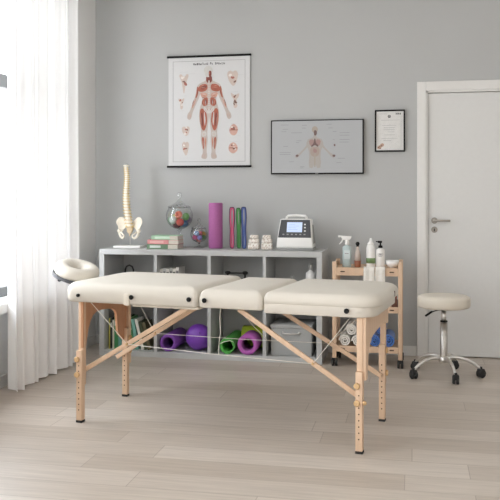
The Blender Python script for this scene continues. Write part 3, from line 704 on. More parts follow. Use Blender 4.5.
band(-1.372, colmat((206,84,124), .6), colmat((44,34,66), .6), 'pink elastic loop band standing between the foam roller and green band', .0145, .325, 0, 6.05)
band(-1.322, colmat((88,160,86), .6), colmat((44,92,54), .6), 'green elastic loop band standing between the pink and blue bands', .0110, .318, -.004, 6.07)
band(-1.276, colmat((84,104,164), .6), colmat((34,36,84), .6), 'blue elastic loop band standing right of the green band', .0140, .326, -.004, 6.05)
def stone(x, label, seed):
    random.seed(seed)
    o = tag(empty('ornament', (x, 6.05, SZ)), label, 'ornament', 'speckled ornaments on the shelf unit')
    sm = speck
    zs = 0
    for k, (w_, h_) in enumerate(((.084,.050),(.078,.032),(.064,.028))):
        b_ = MB(); b_.box((random.uniform(-.004,.004), 0, zs+h_/2), (w_, w_*.8, h_), .009, Rz(random.uniform(-.2,.2)), 3)
        bmesh.ops.subdivide_edges(b_.bm, edges=b_.bm.edges[:], cuts=2, use_grid_fill=True)
        for v in b_.bm.verts:
            q = random.uniform(-.0016,.0016)
            if v.co.z > zs+.002: v.co += Vector((q, random.uniform(-.0016,.0016), -abs(q)*.5))
        auto_smooth(b_.build('tier', sm, o), 60); zs += h_-.0005
def speckle():
    m, nt, out = nodes_of('speckled_stone'); N, L = nt.nodes, nt.links
    p = N.new('ShaderNodeBsdfPrincipled'); p.inputs['Roughness'].default_value = .6
    tc = N.new('ShaderNodeTexCoord'); v = N.new('ShaderNodeTexVoronoi'); v.inputs['Scale'].default_value = 75; L.new(tc.outputs['Object'], v.inputs[0])
    r = N.new('ShaderNodeValToRGB'); e = r.color_ramp.elements; e[0].position = 0; e[0].color = srgb(150,128,112); e[1].position = .7; e[1].color = srgb(246,242,234)
    x_ = e.new(.3); x_.color = srgb(222,208,196)
    L.new(v.outputs['Distance'], r.inputs[0]); L.new(r.outputs[0], p.inputs['Base Color']); L.new(p.outputs[0], out.inputs[0]); return m
speck = speckle()
stone(-1.197, 'small stacked speckled white ornament next to the blue band', 3)
stone(-1.098, 'small stacked speckled white ornament next to the therapy machine', 5)

# therapy machine
mc = tag(empty('therapy_machine', (-.868, 5.935, SZ)), 'white therapy device with a lit blue screen and top handle on the shelf unit', 'medical device')
bs = MB(); bs.hexa([(-.135,.004,.0),(.135,.004,.0),(.135,.20,.0),(-.135,.20,.0),(-.140,0,.020),(.140,0,.020),(.140,.205,.020),(-.140,.205,.020)], .004); auto_smooth(bs.build('base', M['grey_plastic'], mc))
Bx, By = .140, 0
fz = lambda z: (0 if z < .09 else (z-.09)*.42)      # the front leans back
bx = lambda z: .139-.022*(z-.02)/.21
def ring(z, back): return [(-bx(z), fz(z)+.001, z), (bx(z), fz(z)+.001, z), (bx(z), back, z), (-bx(z), back, z)]
hs_ = MB()
r0, r1, r2 = ring(.0201,.20), ring(.09,.195), ring(.235,.165)
hs_._add([Vector(p) for p in r0+r1+r2], [(3,2,1,0),(8,9,10,11)]+[(q*4+i, q*4+(i+1) % 4, q*4+4+(i+1) % 4, q*4+4+i) for q in (0,1) for i in range(4)])
bmesh.ops.recalc_face_normals(hs_.bm, faces=hs_.bm.faces[:])
bmesh.ops.bevel(hs_.bm, geom=hs_.bm.edges[:], offset=.009, segments=3, profile=.5, affect='EDGES')
auto_smooth(hs_.build('housing', M['white'], mc), 35)
# angled front panel: local frame on the leaning face
nrm = Vector((0,-1,.42)).normalized(); upv = Vector((0,.42,1)).normalized()
def onface(x, s_, d): return Vector((x, .001, .09)) + upv*s_ + nrm*d
def faceplate(mb, x0, x1, s0, s1, d0, d1, x0t=None, x1t=None, b=0):
    x0t = x0 if x0t is None else x0t; x1t = x1 if x1t is None else x1t
    mb.hexa([onface(x0,s0,d0), onface(x1,s0,d0), onface(x1,s0,d1), onface(x0,s0,d1), onface(x0t,s1,d0), onface(x1t,s1,d0), onface(x1t,s1,d1), onface(x0t,s1,d1)], b)
q = MB(); faceplate(q, -.125, .125, .008, .150, -.001, .0035, -.110, .110, .001); cpn = q.build('control_panel', M['charcoal'], mc)
q = MB(); faceplate(q, -.062, .054, .050, .130, .003, .005, b=.0008); q.build('display', glow('blue_display', srgb(204,220,248), .85, .3), cpn)
q = MB()
for i, (a, l) in enumerate(((-.05,.05),(-.05,.08),(-.05,.06),(-.05,.07))): faceplate(q, a, a+l, .112-.014*i, .1135-.014*i, .005, .0055)
q.build('display_text', glow('display_ink', srgb(150,172,214), .5, .3), cpn)
for i, s_ in enumerate((.060,.087,.112)):
    q = MB(); faceplate(q, .070-i*.001, .082-i*.001, s_-.005, s_+.005, .003, .007, b=.001); q.build('button', M['white'], cpn)
for i in range(6):
    q = MB(); x_ = -.085+.032*i; faceplate(q, x_-.007, x_+.007, .028, .036, .003, .007, b=.001); q.build('button', M['grey_plastic'], cpn)
hh = MB(); hh.tube([(-.078,.115,.228),(-.076,.115,.246),(-.066,.115,.258),(0,.115,.262),(.066,.115,.258),(.076,.115,.246),(.078,.115,.228)], .0095, 12, flat=(1,1.7))
hh.build('handle', M['white'], mc)
for s_ in (-1, 1):
    v_ = MB(); xx = s_*.1345
    v_.hexa([(s_*.131,.05,.05),(s_*.1385,.05,.05),(s_*.1385,.16,.05),(s_*.131,.16,.05),(s_*.118,.10,.19),(s_*.1245,.10,.19),(s_*.1245,.145,.19),(s_*.118,.145,.19)], .001)
    v_.build('side_vent', M['grey_plastic'], mc)

# ---------------------------------------------------------------- things inside the shelf unit
kb = tag(empty('kettlebell', (-2.200, 6.02, MID)), 'black kettlebell in the upper left compartment, its round handle showing', 'kettlebell')
MB().lathe([(0,0),(.05,0),(.078,.03),(.088,.075),(.075,.125),(.045,.155),(0,.165)], (0,0,0), 32).build('weight', M['black_metal'], kb)
MB().tube([(-.030,0,.14),(-.034,0,.18),(-.034,0,.215),(-.024,0,.240),(0,0,.250),(.024,0,.240),(.034,0,.215),(.034,0,.18),(.030,0,.14)], .007, 12).build('handle', M['black_metal'], kb)
st = tag(empty('metal_stand', (-1.325, 5.99, MID)), 'black stand with two knobbed posts joined by a bar in the upper third compartment', 'stand')
for s_ in (-1,1):
    p_ = MB(); p_.cyl((s_*.068,0,.012),(s_*.068,0,.198),.008,12); p_.ball((s_*.068,0,.210),.019,14,(1.25,1,.8)); p_.build('post', M['black_metal'], st)
b_ = MB(); b_.cyl((-.075,0,.208),(.075,0,.208),.0055,10); b_.cyl((-.07,0,.165),(.07,0,.165),.0035,10); b_.build('crossbar', M['black_metal'], st)
auto_smooth(MB().b2(-.095,.095,-.05,.05,0,.014,.003).build('foot_plate', M['black_metal'], st))
def bottle(name, loc, r, h, neck_r, neck_h, m_, label, cat='bottle', n=28, sq=1):
    o = tag(empty(name, loc), label, cat)
    MB().lathe([(0,0),(r*.9,0),(r,.006),(r,h*.88),(r*.93,h*.95),(neck_r*1.2,h),(neck_r,h+.004),(neck_r,h+neck_h),(0,h+neck_h)], (0,0,0), n, sy=sq).build('body', m_, o)
    return o
o = bottle('bottle', (-.755,6.0,MID), .036, .232, .012, .012, M['white'], 'white bottle with a grey cap in the upper right compartment')
MB().cyl((0,0,.242),(0,0,.285),.015,20,.002).build('cap', M['grey_plastic'], o)
o = bottle('bottle', (-.900,6.03,MID), .024, .160, .010, .010, M['white'], 'smaller white bottle left of the grey-capped one, barely above the table')
MB().cyl((0,0,.168),(0,0,.194),.011,18,.002).build('cap', M['grey_plastic'], o)

def hollow_roll(name, loc, R, ri, L_, m_, label, cat, axis='y', ends=None):
    o = tag(empty(name, loc), label, cat)
    rot = Rx(-PI/2) if axis == 'y' else Ry(PI/2)
    b_ = .006
    prof = [(ri,b_),(ri+b_*.6,0),(R-b_,0),(R,b_),(R,L_-b_),(R-b_,L_),(ri+b_*.6,L_),(ri,L_-b_)]
    MB().lathe(prof, (0,0,0), 40, rot, closed=True).build('foam_sleeve', m_, o)
    MB().lathe([(ri-.0035,.008),(ri-.0003,.008),(ri-.0003,L_-.008),(ri-.0035,L_-.008)], (0,0,0), 32, rot, closed=True).build('core_tube', ends or m_, o)
    return o
BZ = .042
hollow_roll('foam_roller', (-1.835,5.87,BZ+.067), .066, .042, .34, M['purple'], 'hollow purple foam roller lying in the lower second compartment', 'foam roller', ends=colmat((84,44,112),.7))
eb = tag(empty('exercise_ball', (-1.622,5.985,BZ+.101)), 'purple exercise ball in the lower second compartment', 'ball')
MB().ball((0,0,0), .101, 40).build('ball_skin', M['purple_ball'], eb)
MB().cyl((.03,-.088,.045),(.031,-.091,.0465),.006,12).build('valve', colmat((96,52,140),.5), eb)
hollow_roll('foam_roller', (-1.213,5.862,BZ+.0775), .0765, .047, .20, M['orchid'], 'short pink-purple foam roller in the lower third compartment', 'foam roller', ends=colmat((120,60,120),.7))
hollow_roll('yoga_mat', (-1.31,6.165,BZ+.086), .085, .02, .20, M['lime_foam'], 'yellow-green rolled mat behind the pink-purple roller', 'mat', axis='x')
def spiral(mb, R, r0, turns, th, L_, n=26, axis_y=True):
    """a rolled sheet: a spiral band of thickness th, length L_ along +y"""
    N_ = int(turns*n); pts = []
    for i in range(N_+1):
        t_ = i/N_; a = 2*PI*turns*t_; r = r0+(R-th/2-r0)*t_
        pts.append((r, a))
    V_, F_ = [], []
    for r, a in pts:
        for (rr, yy_) in ((r-th/2, 0), (r+th/2, 0), (r+th/2, L_), (r-th/2, L_)):
            V_.append((rr*math.cos(a), yy_, rr*math.sin(a)))
    for i in range(N_):
        for k in range(4): F_.append((i*4+k, i*4+(k+1) % 4, i*4+4+(k+1) % 4, i*4+4+k))
    F_ += [(3,2,1,0), tuple(N_*4+k for k in range(4))]
    mb._add([Vector(v) for v in V_], F_, False)
ym = tag(empty('yoga_mat', (-1.366,5.865,BZ+.064)), 'bright green rolled exercise mat beside the pink-purple roller', 'mat')
q = MB(); spiral(q, .063, .042, 1.8, .0095, .36); auto_smooth(q.build('rolled_sheet', M['green_foam'], ym))
q = MB(); q.tube([(-.062,-.004,.01),(-.03,-.006,.028),(.02,-.006,.040),(.048,-.004,.030)], .0025, 8); q.build('strap', M['cord'], ym)
# grey storage box
bx_ = tag(empty('storage_box', (-.885,5.90,BZ)), 'grey fabric storage box with a metal handle in the lower right compartment', 'box')
auto_smooth(MB().b2(-.155,.150,0,.30,0,.203,.006).build('box_body', M['box_grey'], bx_))
auto_smooth(MB().b2(-.160,.155,-.006,.305,.203,.231,.006).build('lid', M['box_grey'], bx_))
h_ = MB(); 
for x_ in (-.062,.058): h_.ball((x_,-.010,.172), .011, 14)
h_.tube([(-.062,-.012,.172),(-.055,-.022,.168),(-.002,-.026,.166),(.051,-.022,.168),(.058,-.012,.172)], .0052, 10)
h_.build('handle', M['chrome'], bx_)

# ---------------------------------------------------------------- trolley
TX0, TX1, TY0, TY1 = -.572, -.072, 5.80, 6.12
tr = tag(empty('trolley', ((TX0+TX1)/2, (TY0+TY1)/2, 0)), 'three-tier pale wooden trolley on black castors beside the shelf unit', 'trolley')
cx_, cy_ = (TX0+TX1)/2, (TY0+TY1)/2; a, b = (TX1-TX0)/2, (TY1-TY0)/2; P_ = .030
for sx in (-1,1):
    for sy in (-1,1):
        x_, y_ = sx*(a-P_/2), sy*(b-P_/2)
        pst = auto_smooth(MB().box((x_,y_,(.060+.757)/2), (P_,P_,.697), .003).build('post', M['beech'], tr))
        cs = MB(); cs.cyl((x_,y_,.045),(x_,y_,.062),.010,12); cs.cyl((x_-.021,y_,.030),(x_-.003,y_,.030),.030,20,.004); cs.cyl((x_+.003,y_,.030),(x_+.021,y_,.030),.030,20,.004)
        cs.box((x_,y_,.046),(.040,.036,.022),.006); auto_smooth(cs.build('castor', M['rubber'], tr))
for k, (z0, z1) in enumerate(((.658,.716),(.394,.438),(.107,.151))):
    s_ = MB(); s_.b2(-a+.004, a-.004, -b+.020, b-.020, z0+(.038 if k == 0 else .018), z0+(.050 if k == 0 else .030), .001)
    s_.build('shelf_board', M['beech'], tr)
    for sy in (-1,1):
        rl = MB(); rl.b2(-a+P_, a-P_, sy*(b-.006)-.006*1, sy*(b-.006)+.006, z0, z1, .002); rl = rl.build('rail', M['beech'], tr)
        if sy < 0:
            q = MB()
            for x_ in (-a+.075, a-.075): 
                q.prism(arc(x_+.012, (z0+z1)/2, .0045, -90, 90, 6)+arc(x_-.012, (z0+z1)/2, .0045, 90, 270, 6), -b-.0008, -b+.003)
            q.build('hand_slot', M['hole'], rl)
    for sx in (-1,1):
        q = MB(); q.b2(sx*(a-.012)-.006, sx*(a-.012)+.006, -b+P_, b-P_, z0, z1+(.030 if k == 0 else 0), .002); q.build('side_rail', M['beech'], tr)
T1 = .7085; T2 = .4245; T3 = .137
# spray bottle
o = bottle('spray_bottle', (-.476,5.93,T1), .033, .158, .013, .010, thin_glass('x', (1,1,1,1)) if False else mat('frosted_blue_plastic', srgb(184,200,200), .35, var=.02), 'pale blue spray bottle with a white trigger on the trolley top', n=32, sq=.7)
q = MB(); q.mi = 0; q.b2(-.020,.024,-.0240,-.0228,.06,.125); q.mi = 1; q.b2(-.014,.014,-.0246,-.0238,.098,.104); q.build('label', [colmat((206,216,216),.5), M['grey_ink']], o)
q = MB(); q.cyl((0,0,.163),(0,0,.200),.015,20,.002); q.hexa([(-.030,-.012,.200),(.022,-.012,.200),(.022,.012,.200),(-.030,.012,.200),(-.052,-.010,.232),(.034,-.010,.226),(.034,.010,.226),(-.052,.010,.232)], .004)
q.box((-.056,0,.226),(.018,.014,.014),.003); q.tube([(-.030,0,.208),(-.036,0,.190),(-.046,0,.176),(-.056,0,.168)], [.006,.005,.005,.004], 8, flat=(1,1.5))
auto_smooth(q.build('trigger_head', M['white'], o), 50)
# oil bottle
o = bottle('oil_bottle', (-.398,5.93,T1), .0235, .045, .0245, .001, colmat((150,92,64), .3), 'slim clear bottle of reddish oil with a black stopper on the trolley', n=24)
MB().lathe([(.0225,.047),(.0235,.047),(.0233,.085),(.017,.115),(.010,.130),(.010,.152),(.009,.152),(.009,.130),(.0155,.114),(.0222,.085)], (0,0,0), 24, closed=True).build('glass_neck', mat('rose_glass', srgb(196,182,172), .2, var=.02), o)
q = MB(); q.cyl((0,0,.148),(0,0,.160),.010,16); q.ball((0,0,.173),.0155,16,(1,1,.95)); q.build('stopper', M['black'], o)
# lotion bottle, green label
o = bottle('lotion_bottle', (-.302,5.93,T1), .0325, .160, .024, .004, M['white'], 'tall white squeeze bottle with a green label band on the trolley', n=32)
q = MB(); q.mi = 0
q.lathe([(.0322,.032),(.0330,.032),(.0330,.070),(.0322,.070)], (0,0,0), 32, closed=True); q.build('label', colmat((112,140,92),.5), o)
q = MB(); q.lathe([(0,.164),(.024,.164),(.024,.176),(.014,.186),(.011,.192),(.009,.210),(.005,.215),(0,.215)], (0,0,0), 24); q.build('nozzle_cap', M['white'], o)
# pump bottle
o = bottle('pump_bottle', (-.232,5.93,T1), .0315, .140, .013, .004, M['white'], 'white bottle with a black pump dispenser beside the small bowl', n=32)
q = MB(); q.mi = 0
for i, (w_, z_, h_) in enumerate(((.040,.098,.006),(.034,.089,.002),(.028,.084,.002))):
    for k in range(8):
        x0 = -w_/2+w_*k/8; y0 = -math.sqrt(.0319**2-max(abs(x0), abs(x0+w_/8))**2)
        q.b2(x0, x0+w_/8, y0-.0008, y0+.0008, z_, z_+h_)
q.build('label_text', M['label_ink'], o)
q = MB(); q.cyl((0,0,.144),(0,0,.162),.0155,20,.002); q.cyl((0,0,.162),(0,0,.182),.006,12); q.box((-.004,0,.188),(.032,.016,.016),.004); q.box((-.024,0,.190),(.018,.008,.008),.002)
auto_smooth(q.build('pump', M['black'], o))
# bowl
bo = MB(); bo.lathe([(0,.004),(.018,.004),(.038,.024),(.0475,.054),(.050,.055),(.042,.022),(.022,.001),(.020,0),(0,0)], (0,0,0), 32)
tag(bo.build('bowl', M['white_gloss'], loc=(-.146,5.93,T1+.0005)), 'small white ceramic bowl at the right end of the trolley top', 'bowl')
# hanging towels
def hang(x0, x1, label, seed, drop):
    o = tag(empty('hand_towel', ((x0+x1)/2, TY0, .70)), label, 'towel', 'white towels over the trolley rail')
    w_ = (x1-x0)/2; q = MB(); n_ = 14; path = []
    for i in range(12): path.append((-.012-.004*(i/11), -drop+drop*i/11))          # front, up
    path += [(-.010,.012),(-.003,.021),(.004,.021),(.012,.014)]
    for i in range(5): path.append((.016+.02*i/4, .000-.004))
    th = .0035; V_, F_ = [], []
    for j, (y_, z_) in enumerate(path):
        for i in range(n_+1):
            u = i/n_; wv = .004*math.sin(u*PI*3+seed)*(1 if j < 12 else .2)*(1-.5*j/len(path))
            V_.append((-w_+2*w_*u, y_-wv-abs(0), z_+.0))
    for j in range(len(path)-1):
        for i in range(n_): F_.append((j*(n_+1)+i, j*(n_+1)+i+1, (j+1)*(n_+1)+i+1, (j+1)*(n_+1)+i))
    q._add([Vector(v) for v in V_], F_, True)
    ob = q.build('cloth', M['towel_white'], o); sm_ = ob.modifiers.new('thickness', 'SOLIDIFY'); sm_.thickness = .006; sm_.offset = 0
hang(-.345, -.268, 'white towel hanging over the trolley rail below the green-labelled bottle', 0, .16)
hang(-.262, -.194, 'white towel hanging over the trolley rail below the pump bottle', 1.6, .16)
# amber jar on the middle tier
o = bottle('medicine_bottle', (-.128,5.90,T2), .024, .060, .014, .006, colmat((120,84,72),.3), 'brown bottle on the trolley middle tier beside the table end', n=24)
MB().cyl((0,0,.066),(0,0,.086),.017,18,.002).build('cap', colmat((150,92,72),.4), o)
# rolled towels
def roll(x, z, R, m_, label, group, y=5.83):
    o = tag(empty('rolled_towel', (x, y, z)), label, 'towel', group)
    q = MB(); spiral(q, R, .006, 2.5, .0098, .25); auto_smooth(q.build('rolled_cloth', m_, o), 50)
G1, G2 = 'white rolled towels on the bottom tier', 'blue rolled towels on the bottom tier'
roll(-.484, T3+.0455, .045, M['towel_white'], 'white rolled towel, left one of the bottom pair', G1)
roll(-.392, T3+.0455, .045, M['towel_white'], 'white rolled towel, right one of the bottom pair', G1)
roll(-.438, T3+.0455+.079, .044, M['towel_white'], 'white rolled towel resting on top of the other two', G1)
roll(-.272, T3+.0485, .048, M['towel_blue'], 'blue rolled towel between the two right-hand table legs', G2)
roll(-.172, T3+.0515, .051, M['towel_blue'], 'blue rolled towel nearest the right post of the trolley', G2)
roll(-.226, T3+.0485+.083, .045, M['towel_blue'], 'blue rolled towel on top of the other two, behind the table leg', G2, y=5.86)

# ---------------------------------------------------------------- massage table
TR = math.radians(-8.5)
tb = tag(empty('massage_table', (-.9885, 4.286, 0), TR), 'long cream padded folding massage table on pale wooden legs', 'massage table')
def outline(u0, u1, v0, v1, rad, ins, n=7):
    """rounded rectangle, rad = (front-left, front-right, back-right, back-left), inset by ins"""
    P = []
    for (cx, cy, sx, sy, r, a0) in ((u0,v0,1,1,rad[0],180),(u1,v0,-1,1,rad[1],270),(u1,v1,-1,-1,rad[2],0),(u0,v1,1,-1,rad[3],90)):
        rr = max(r-ins, .0008); ccx, ccy = cx+sx*(ins+rr), cy+sy*(ins+rr)
        P += [(ccx+rr*math.cos(math.radians(a0+90*i/n)), ccy+rr*math.sin(math.radians(a0+90*i/n))) for i in range(n+1)]
    return P
def pad(name, u0, u1, v0, v1, z0, z1, rad, er, crown, parent, m_, low=.006):
    rings = [(low, z0), (0, z0+low)]
    K = 7
    for i in range(K+1):
        a = PI/2*i/K; rings.append((er*(1-math.cos(a)), z1-er+er*math.sin(a)))
    for k, (d, f) in enumerate(((.03,.35),(.07,.65),(.12,.85),(.165,.96))):
        if er+d < min(u1-u0, v1-v0)/2-.004: rings.append((er+d, z1+crown*f))
    q = MB(); V_, F_ = [], []; n_ = 0
    for ins, z in rings:
        P = outline(u0, u1, v0, v1, rad, ins); n_ = len(P); V_ += [(a, b, z) for a, b in P]
    for j in range(len(rings)-1):
        for i in range(n_): F_.append((j*n_+i, j*n_+(i+1) % n_, (j+1)*n_+(i+1) % n_, (j+1)*n_+i))
    F_.append(tuple(reversed(range(n_)))); 
    V_.append(((u0+u1)/2, (v0+v1)/2, z1+crown)); c_ = len(V_)-1; j = len(rings)-1
    for i in range(n_): F_.append((j*n_+i, j*n_+(i+1) % n_, c_))
    q._add([Vector(v) for v in V_], F_, True)
    o = q.build(name, m_, parent); return auto_smooth(o, 50)
V0, V1 = -.325, .370
pad('cushion', -.856, -.052, V0, V1+.012, .657, .763, (.075,.03,.03,.12), .055, .011, tb, M['vinyl'], .012)
pad('cushion', -.048, .303, V0, V1, .662, .758, (.03,.03,.03,.03), .054, .010, tb, M['vinyl'], .006)
pad('cushion', .307, .887, V0-.002, V1, .698, .760, (.03,.13,.15,.03), .040, .012, tb, M['vinyl'], .005)
# frame skirts below the pads
pad('skirt_board', -.44, -.055, V0+.03, V1-.01, .645, .6565, (.004,.004,.004,.004), .002, 0, tb, M['vinyl_dark'], .001)
pad('skirt_board', .309, .865, V0, V1-.02, .652, .700, (.02,.11,.10,.02), .002, 0, tb, M['vinyl'], .003)
auto_smooth(MB().b2(-.472,-.440,V0-.009,V0+.03,.654,.716,.004).build('corner_block', M['vinyl_dark'], tb))
# side slot plate at the right end
MB().b2(.8825,.8885,.12,.130,.706,.735,.001).build('end_slot', M['hole'], tb)
for (u, z) in ((-.752,.695),(-.425,.699),(-.092,.702),(-.005,.701),(.735,.684)):
    q = MB(); q.cyl((u,V0+.004,z),(u,V0-.008,z),.009,18); q.cyl((u,V0-.006,z),(u,V0-.016,z),.0125 if u > -.7 else .008,20,.003); auto_smooth(q.build('fastening_knob', M['black'], tb))
for u, v in ((-.75,.33),(.78,.33)):
    q = MB(); q.cyl((u,V1-.004,.70),(u,V1+.014,.70),.0145,20,.003); auto_smooth(q.build('fastening_knob', M['black'], tb))
# end arches
def arch(u0, u1, inner, f0, b0):
    q = MB(); q.prism([(-.298,f0),(-.300,.660),(.300,.660),(.298,b0)]+inner, u0, u1, 'x', .0015); return q
q = arch(-.757, -.741, [(.272,.345),(.245,.36),(.215,.381),(.19,.395),(.172,.417),(.165,.477),(.155,.525),(.136,.548),(.10,.562),(.04,.572),(-.03,.578),(-.08,.581),(-.13,.578),(-.172,.565),(-.205,.538),(-.233,.495),(-.252,.44),(-.262,.405),(-.270,.405)], .405, .345)
for v_ in q.bm.verts: v_.co.x -= (v_.co.y+.28)*.107
q.build('end_arch', M['beech_shaded'], tb)
q = arch(.808, .822, [(.268,.54),(.22,.552),(.1,.556),(-.03,.548),(-.10,.542),(-.16,.53),(-.205,.505),(-.232,.47),(-.248,.42),(-.258,.36),(-.268,.35)], .35, .54)
q.build('end_arch', M['beech'], tb)
for (u0, u1, sv, kz) in ((-.772,-.738,-1,(.345,.262)),(.774,.808,-1,(.326,.243)),(-.815,-.781,1,(.36,.28)),(.774,.808,1,(.385,.262))):
    uc = (u0+u1)/2; uo = MB()
    y0, y1 = (sv*.268, sv*.298); yl0, yl1 = sv*.282, sv*.318
    if sv > 0: yl0, yl1 = sv*.268, sv*.300; y0, y1 = sv*.300, sv*.326
    uo.b2(u0+.002,u1-.002,min(y0,y1),max(y0,y1),.20,.662,.002)
    lg = auto_smooth((uo).build('leg', M['beech'], tb))
    lo = MB(); lo.b2(u0,u1,min(yl0,yl1)-(.001 if sv < 0 else 0),max(yl0,yl1),.012,.392 if sv < 0 else .42,.003)
    lo = auto_smooth(lo.build('leg_extension', M['beech'], lg))
    ft = MB(); ft.b2(u0-.001,u1+.001,min(yl0,yl1)-.002,max(yl0,yl1)+.001,0,.013,.002); ft.build('rubber_foot', M['rubber'], lg)
    hl = MB(); fy = min(yl0,yl1)-.001
    for i in range(9):
        z = .07+.030*i
        if all(abs(z-k) > .018 for k in kz): hl.cyl((uc,fy+.002,z),(uc,fy-.0008,z),.0036,10)
    hl.build('bore_hole', M['hole'], lg)
    for j, z in enumerate(kz):
        kn = MB()
        if sv < 0:
            kn.cyl((uc-.008,fy+.002,z),(uc-.008,fy-.016,z),.0150,20,.004)
            if j == 1 and uc > 0: kn.ball((uc+.026,fy+.010,z+.001),.011,12)
        else: kn.cyl((u1-.002,sv*.300,z),(u1+.012,sv*.300,z),.0155,20,.003)
        auto_smooth(kn.build('knob', M['beech_dark'], lg))
# diagonal struts
for p0, p1 in (((-.765,-.262,.270),(-.115,-.262,.658)), ((.785,-.262,.258),(.155,-.262,.656)), ((-.845,.255,.242),(-.17,.255,.658)), ((.79,.255,.253),(.085,.255,.655))):
    auto_smooth(MB().beam(p0, p1, .014, .025, .003).build('strut', M['beech'], tb))
def cord(pts, r=.0017):
    return MB().tube(pts, r, 6).build('cord', M['cord'], tb)
n1, n2, n3, n4 = (-.485,-.272,.437), (-.577,.243,.406), (.551,-.272,.406), (.50,.243,.415)
cord([n1, (0,-.272,.418), n3]); cord([n2, (0,.243,.405), n4])
cord([n1, (-.715,-.275,.662)]); cord([n3, (.752,-.277,.660)]); cord([n2, (-.73,.243,.66)]); cord([n4, (.775,.243,.660)])
cord([(.05,-.25,.657),(.046,-.25,.60),(.052,-.255,.53),(.046,-.262,.47),(.05,-.277,.420)]); cord([(.11,-.10,.655),(.112,-.08,.60),(.122,.05,.52),(.13,.18,.45),(.14,.243,.407)])
for p in (n1, n3): q = MB(); q.cyl((p[0],p[1]+.01,p[2]),(p[0],p[1]-.004,p[2]),.007,12); q.build('cord_bolt', M['beech_dark'], tb)
for p in (n2, n4): q = MB(); q.cyl((p[0],p[1]+.01,p[2]),(p[0],p[1]-.004,p[2]),.007,12); q.build('cord_bolt', M['beech_dark'], tb)

# face cradle (hooked on the left end of the table)
fc = empty('face_cradle', (-.975,.02,.800)); fc.parent = tb; fc.rotation_euler = (math.radians(4), math.radians(17), 0)
q = MB(); q.lathe([(.040,-.012),(.046,.008),(.060,.022),(.085,.030),(.108,.028),(.124,.016),(.131,-.002),(.131,-.022),(.124,-.034),(.052,-.034),(.042,-.028)], (0,0,0), 56, closed=True, sx=.97, sy=1.08)
pd = auto_smooth(q.build('cradle_cushion', M['vinyl'], fc), 80)
q = MB(); ol = outline(-.124,.100,-.134,.132,(.10,.08,.08,.10),0); il = outline(-.05,.05,-.07,.07,(.04,.04,.04,.04),0)
nn = len(ol); V_ = [(a,b,z) for z in (-.054,-.0345) for a,b in ol]+[(a,b,z) for z in (-.054,-.0345) for a,b in il]
F_ = []
for i in range(nn):
    j = (i+1) % nn
    F_ += [(i,j,nn+j,nn+i),(2*nn+i,3*nn+i,3*nn+j,2*nn+j),(nn+i,nn+j,3*nn+j,3*nn+i),(i,2*nn+i,2*nn+j,j)]
q._add([Vector(v) for v in V_], F_); pb = q.build('cradle_base', M['charcoal'], fc)
q = MB(); q.cyl((-.075,-.03,-.085),(-.075,-.055,-.085),.011,16,.002); q.b2(-.084,-.066,-.03,.03,-.092,-.05,.003); auto_smooth(q.build('clamp', M['black'], fc))
q = MB(); 
for v in (-.07,.07): q.cyl((.0,v,-.07),(.17,v,-.06),.008,12)
q.build('support_rod', M['beech_dark'], fc)

# ---------------------------------------------------------------- stool
so = tag(empty('stool', (.209, 5.643, 0), 0), 'round ivory padded swivel stool with five chrome legs on castors', 'stool')
auto_smooth(MB().lathe([(0,.468),(.150,.468),(.170,.474),(.178,.486),(.178,.528),(.172,.543),(.155,.551),(.08,.555),(0,.556)], (0,0,0), 56).build('seat', M['stool_vinyl'], so), 60)
MB().cyl((0,0,.452),(0,0,.469),.028,24,.003).build('seat_plate', M['black'], so)
MB().cyl((0,0,.36),(0,0,.455),.0165,24).build('gas_piston', M['chrome'], so)
MB().cyl((0,0,.368),(0,0,.380),.0255,24,.003).build('collar', M['black'], so)
MB().lathe([(0,.100),(.020,.100),(.0245,.112),(.0245,.370),(0,.370)], (0,0,0), 28).build('column', M['steel'], so)
MB().lathe([(0,.088),(.030,.092),(.038,.105),(.036,.128),(.026,.140),(0,.142)], (0,0,0), 28).build('hub', M['chrome'], so)
q = MB(); q.tube([(0,-.01,.455),(-.04,-.02,.452),(-.085,-.03,.440)], .004, 8); q.tube([(-.080,-.029,.442),(-.125,-.040,.412)], [.007,.0075], 10); q.build('height_lever', M['black'], so)
for k in range(5):
    a = math.radians(-2+72*k); R_ = .245; ca, sa = math.cos(a), math.sin(a)
    prof = [(.018,.120),(.06,.130),(.11,.128),(.16,.115),(.20,.094),(.230,.070),(.240,.058)]
    lg = MB().tube([(r*ca, r*sa, z) for r, z in prof], [.015,.0135,.012,.011,.0105,.010,.009], 12).build('leg', M['chrome'], so)
    sw = a+math.radians((40,-60,25,80,-20)[k]); w_ = Vector((-math.sin(sw), math.cos(sw), 0)); f_ = Vector((math.cos(sw), math.sin(sw), 0)); c0 = Vector((R_*ca, R_*sa, .029))
    q = MB()
    for s_ in (-1,1): q.cyl(c0+w_*s_*.0015, c0+w_*s_*.022, .029, 22, .005)
    q.box(c0+Vector((0,0,.016)), (.044,.040,.032), .008, Rz(sw)); q.cyl(c0+Vector((0,0,.03)), c0+Vector((0,0,.045)), .009, 12)
    auto_smooth(q.build('castor', M['rubber'], lg), 50)

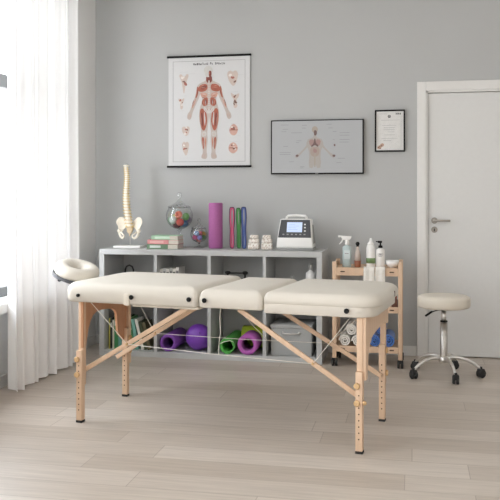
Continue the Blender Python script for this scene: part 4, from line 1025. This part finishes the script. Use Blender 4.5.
# ---------------------------------------------------------------- added ceiling fill panels (unseen, put in to brighten the room)
for i, (x, y) in enumerate(((-.6,.2),(1.6,.2),(1.6,3.4))):
    o = tag(empty('added_fill_panel', (x,y,CZ-.03)), 'flat white glowing ceiling panel, added out of view as fill light', 'added fill light', 'added ceiling fill panels')
    q = MB(); q.b2(-.30,.30,-.60,.60,0,.03,.003); q.build('housing', M['white'], o)
    q = MB(); q.b2(-.28,.28,-.58,.58,-.004,.001); q.build('diffuser', glow('fill_diffuser', (1,.98,.96,1), LAMP if 'LAMP' in globals() else 1.3, .8), o)

# ---------------------------------------------------------------- world, camera, colour
wd = bpy.data.worlds.new('daylight'); S.world = wd; wd.use_nodes = True
nt = wd.node_tree; bg = nt.nodes['Background']
tc = nt.nodes.new('ShaderNodeTexCoord'); sx = nt.nodes.new('ShaderNodeSeparateXYZ'); rp = nt.nodes.new('ShaderNodeValToRGB')
nt.links.new(tc.outputs['Generated'], sx.inputs[0]); nt.links.new(sx.outputs['Z'], rp.inputs[0])
rp.color_ramp.elements[0].position = 0; rp.color_ramp.elements[0].color = (.70,.71,.73,1)
rp.color_ramp.elements[1].position = .5; rp.color_ramp.elements[1].color = (.885,.94,1,1)
nt.links.new(rp.outputs[0], bg.inputs[0]); bg.inputs[1].default_value = 10.2

cam = bpy.data.cameras.new('camera'); co = bpy.data.objects.new('camera', cam); C.objects.link(co)
cam.sensor_width = 36; cam.sensor_fit = 'HORIZONTAL'; cam.lens = 800/500*36
co.location = (0,0,1.24); co.rotation_euler = (PI/2, 0, math.radians(11.5)); cam.shift_y = -(250-195)/500
S.camera = co
S.view_settings.view_transform = 'Standard'; S.view_settings.look = 'None'; S.view_settings.gamma = 1; S.view_settings.exposure = 0
S.view_settings.use_curve_mapping = False
S.cycles.use_denoising = True; S.cycles.max_bounces = 10; S.cycles.diffuse_bounces = 6; S.cycles.transparent_max_bounces = 16
S.cycles.sample_clamp_indirect = 6; S.cycles.caustics_reflective = False; S.cycles.caustics_refractive = False
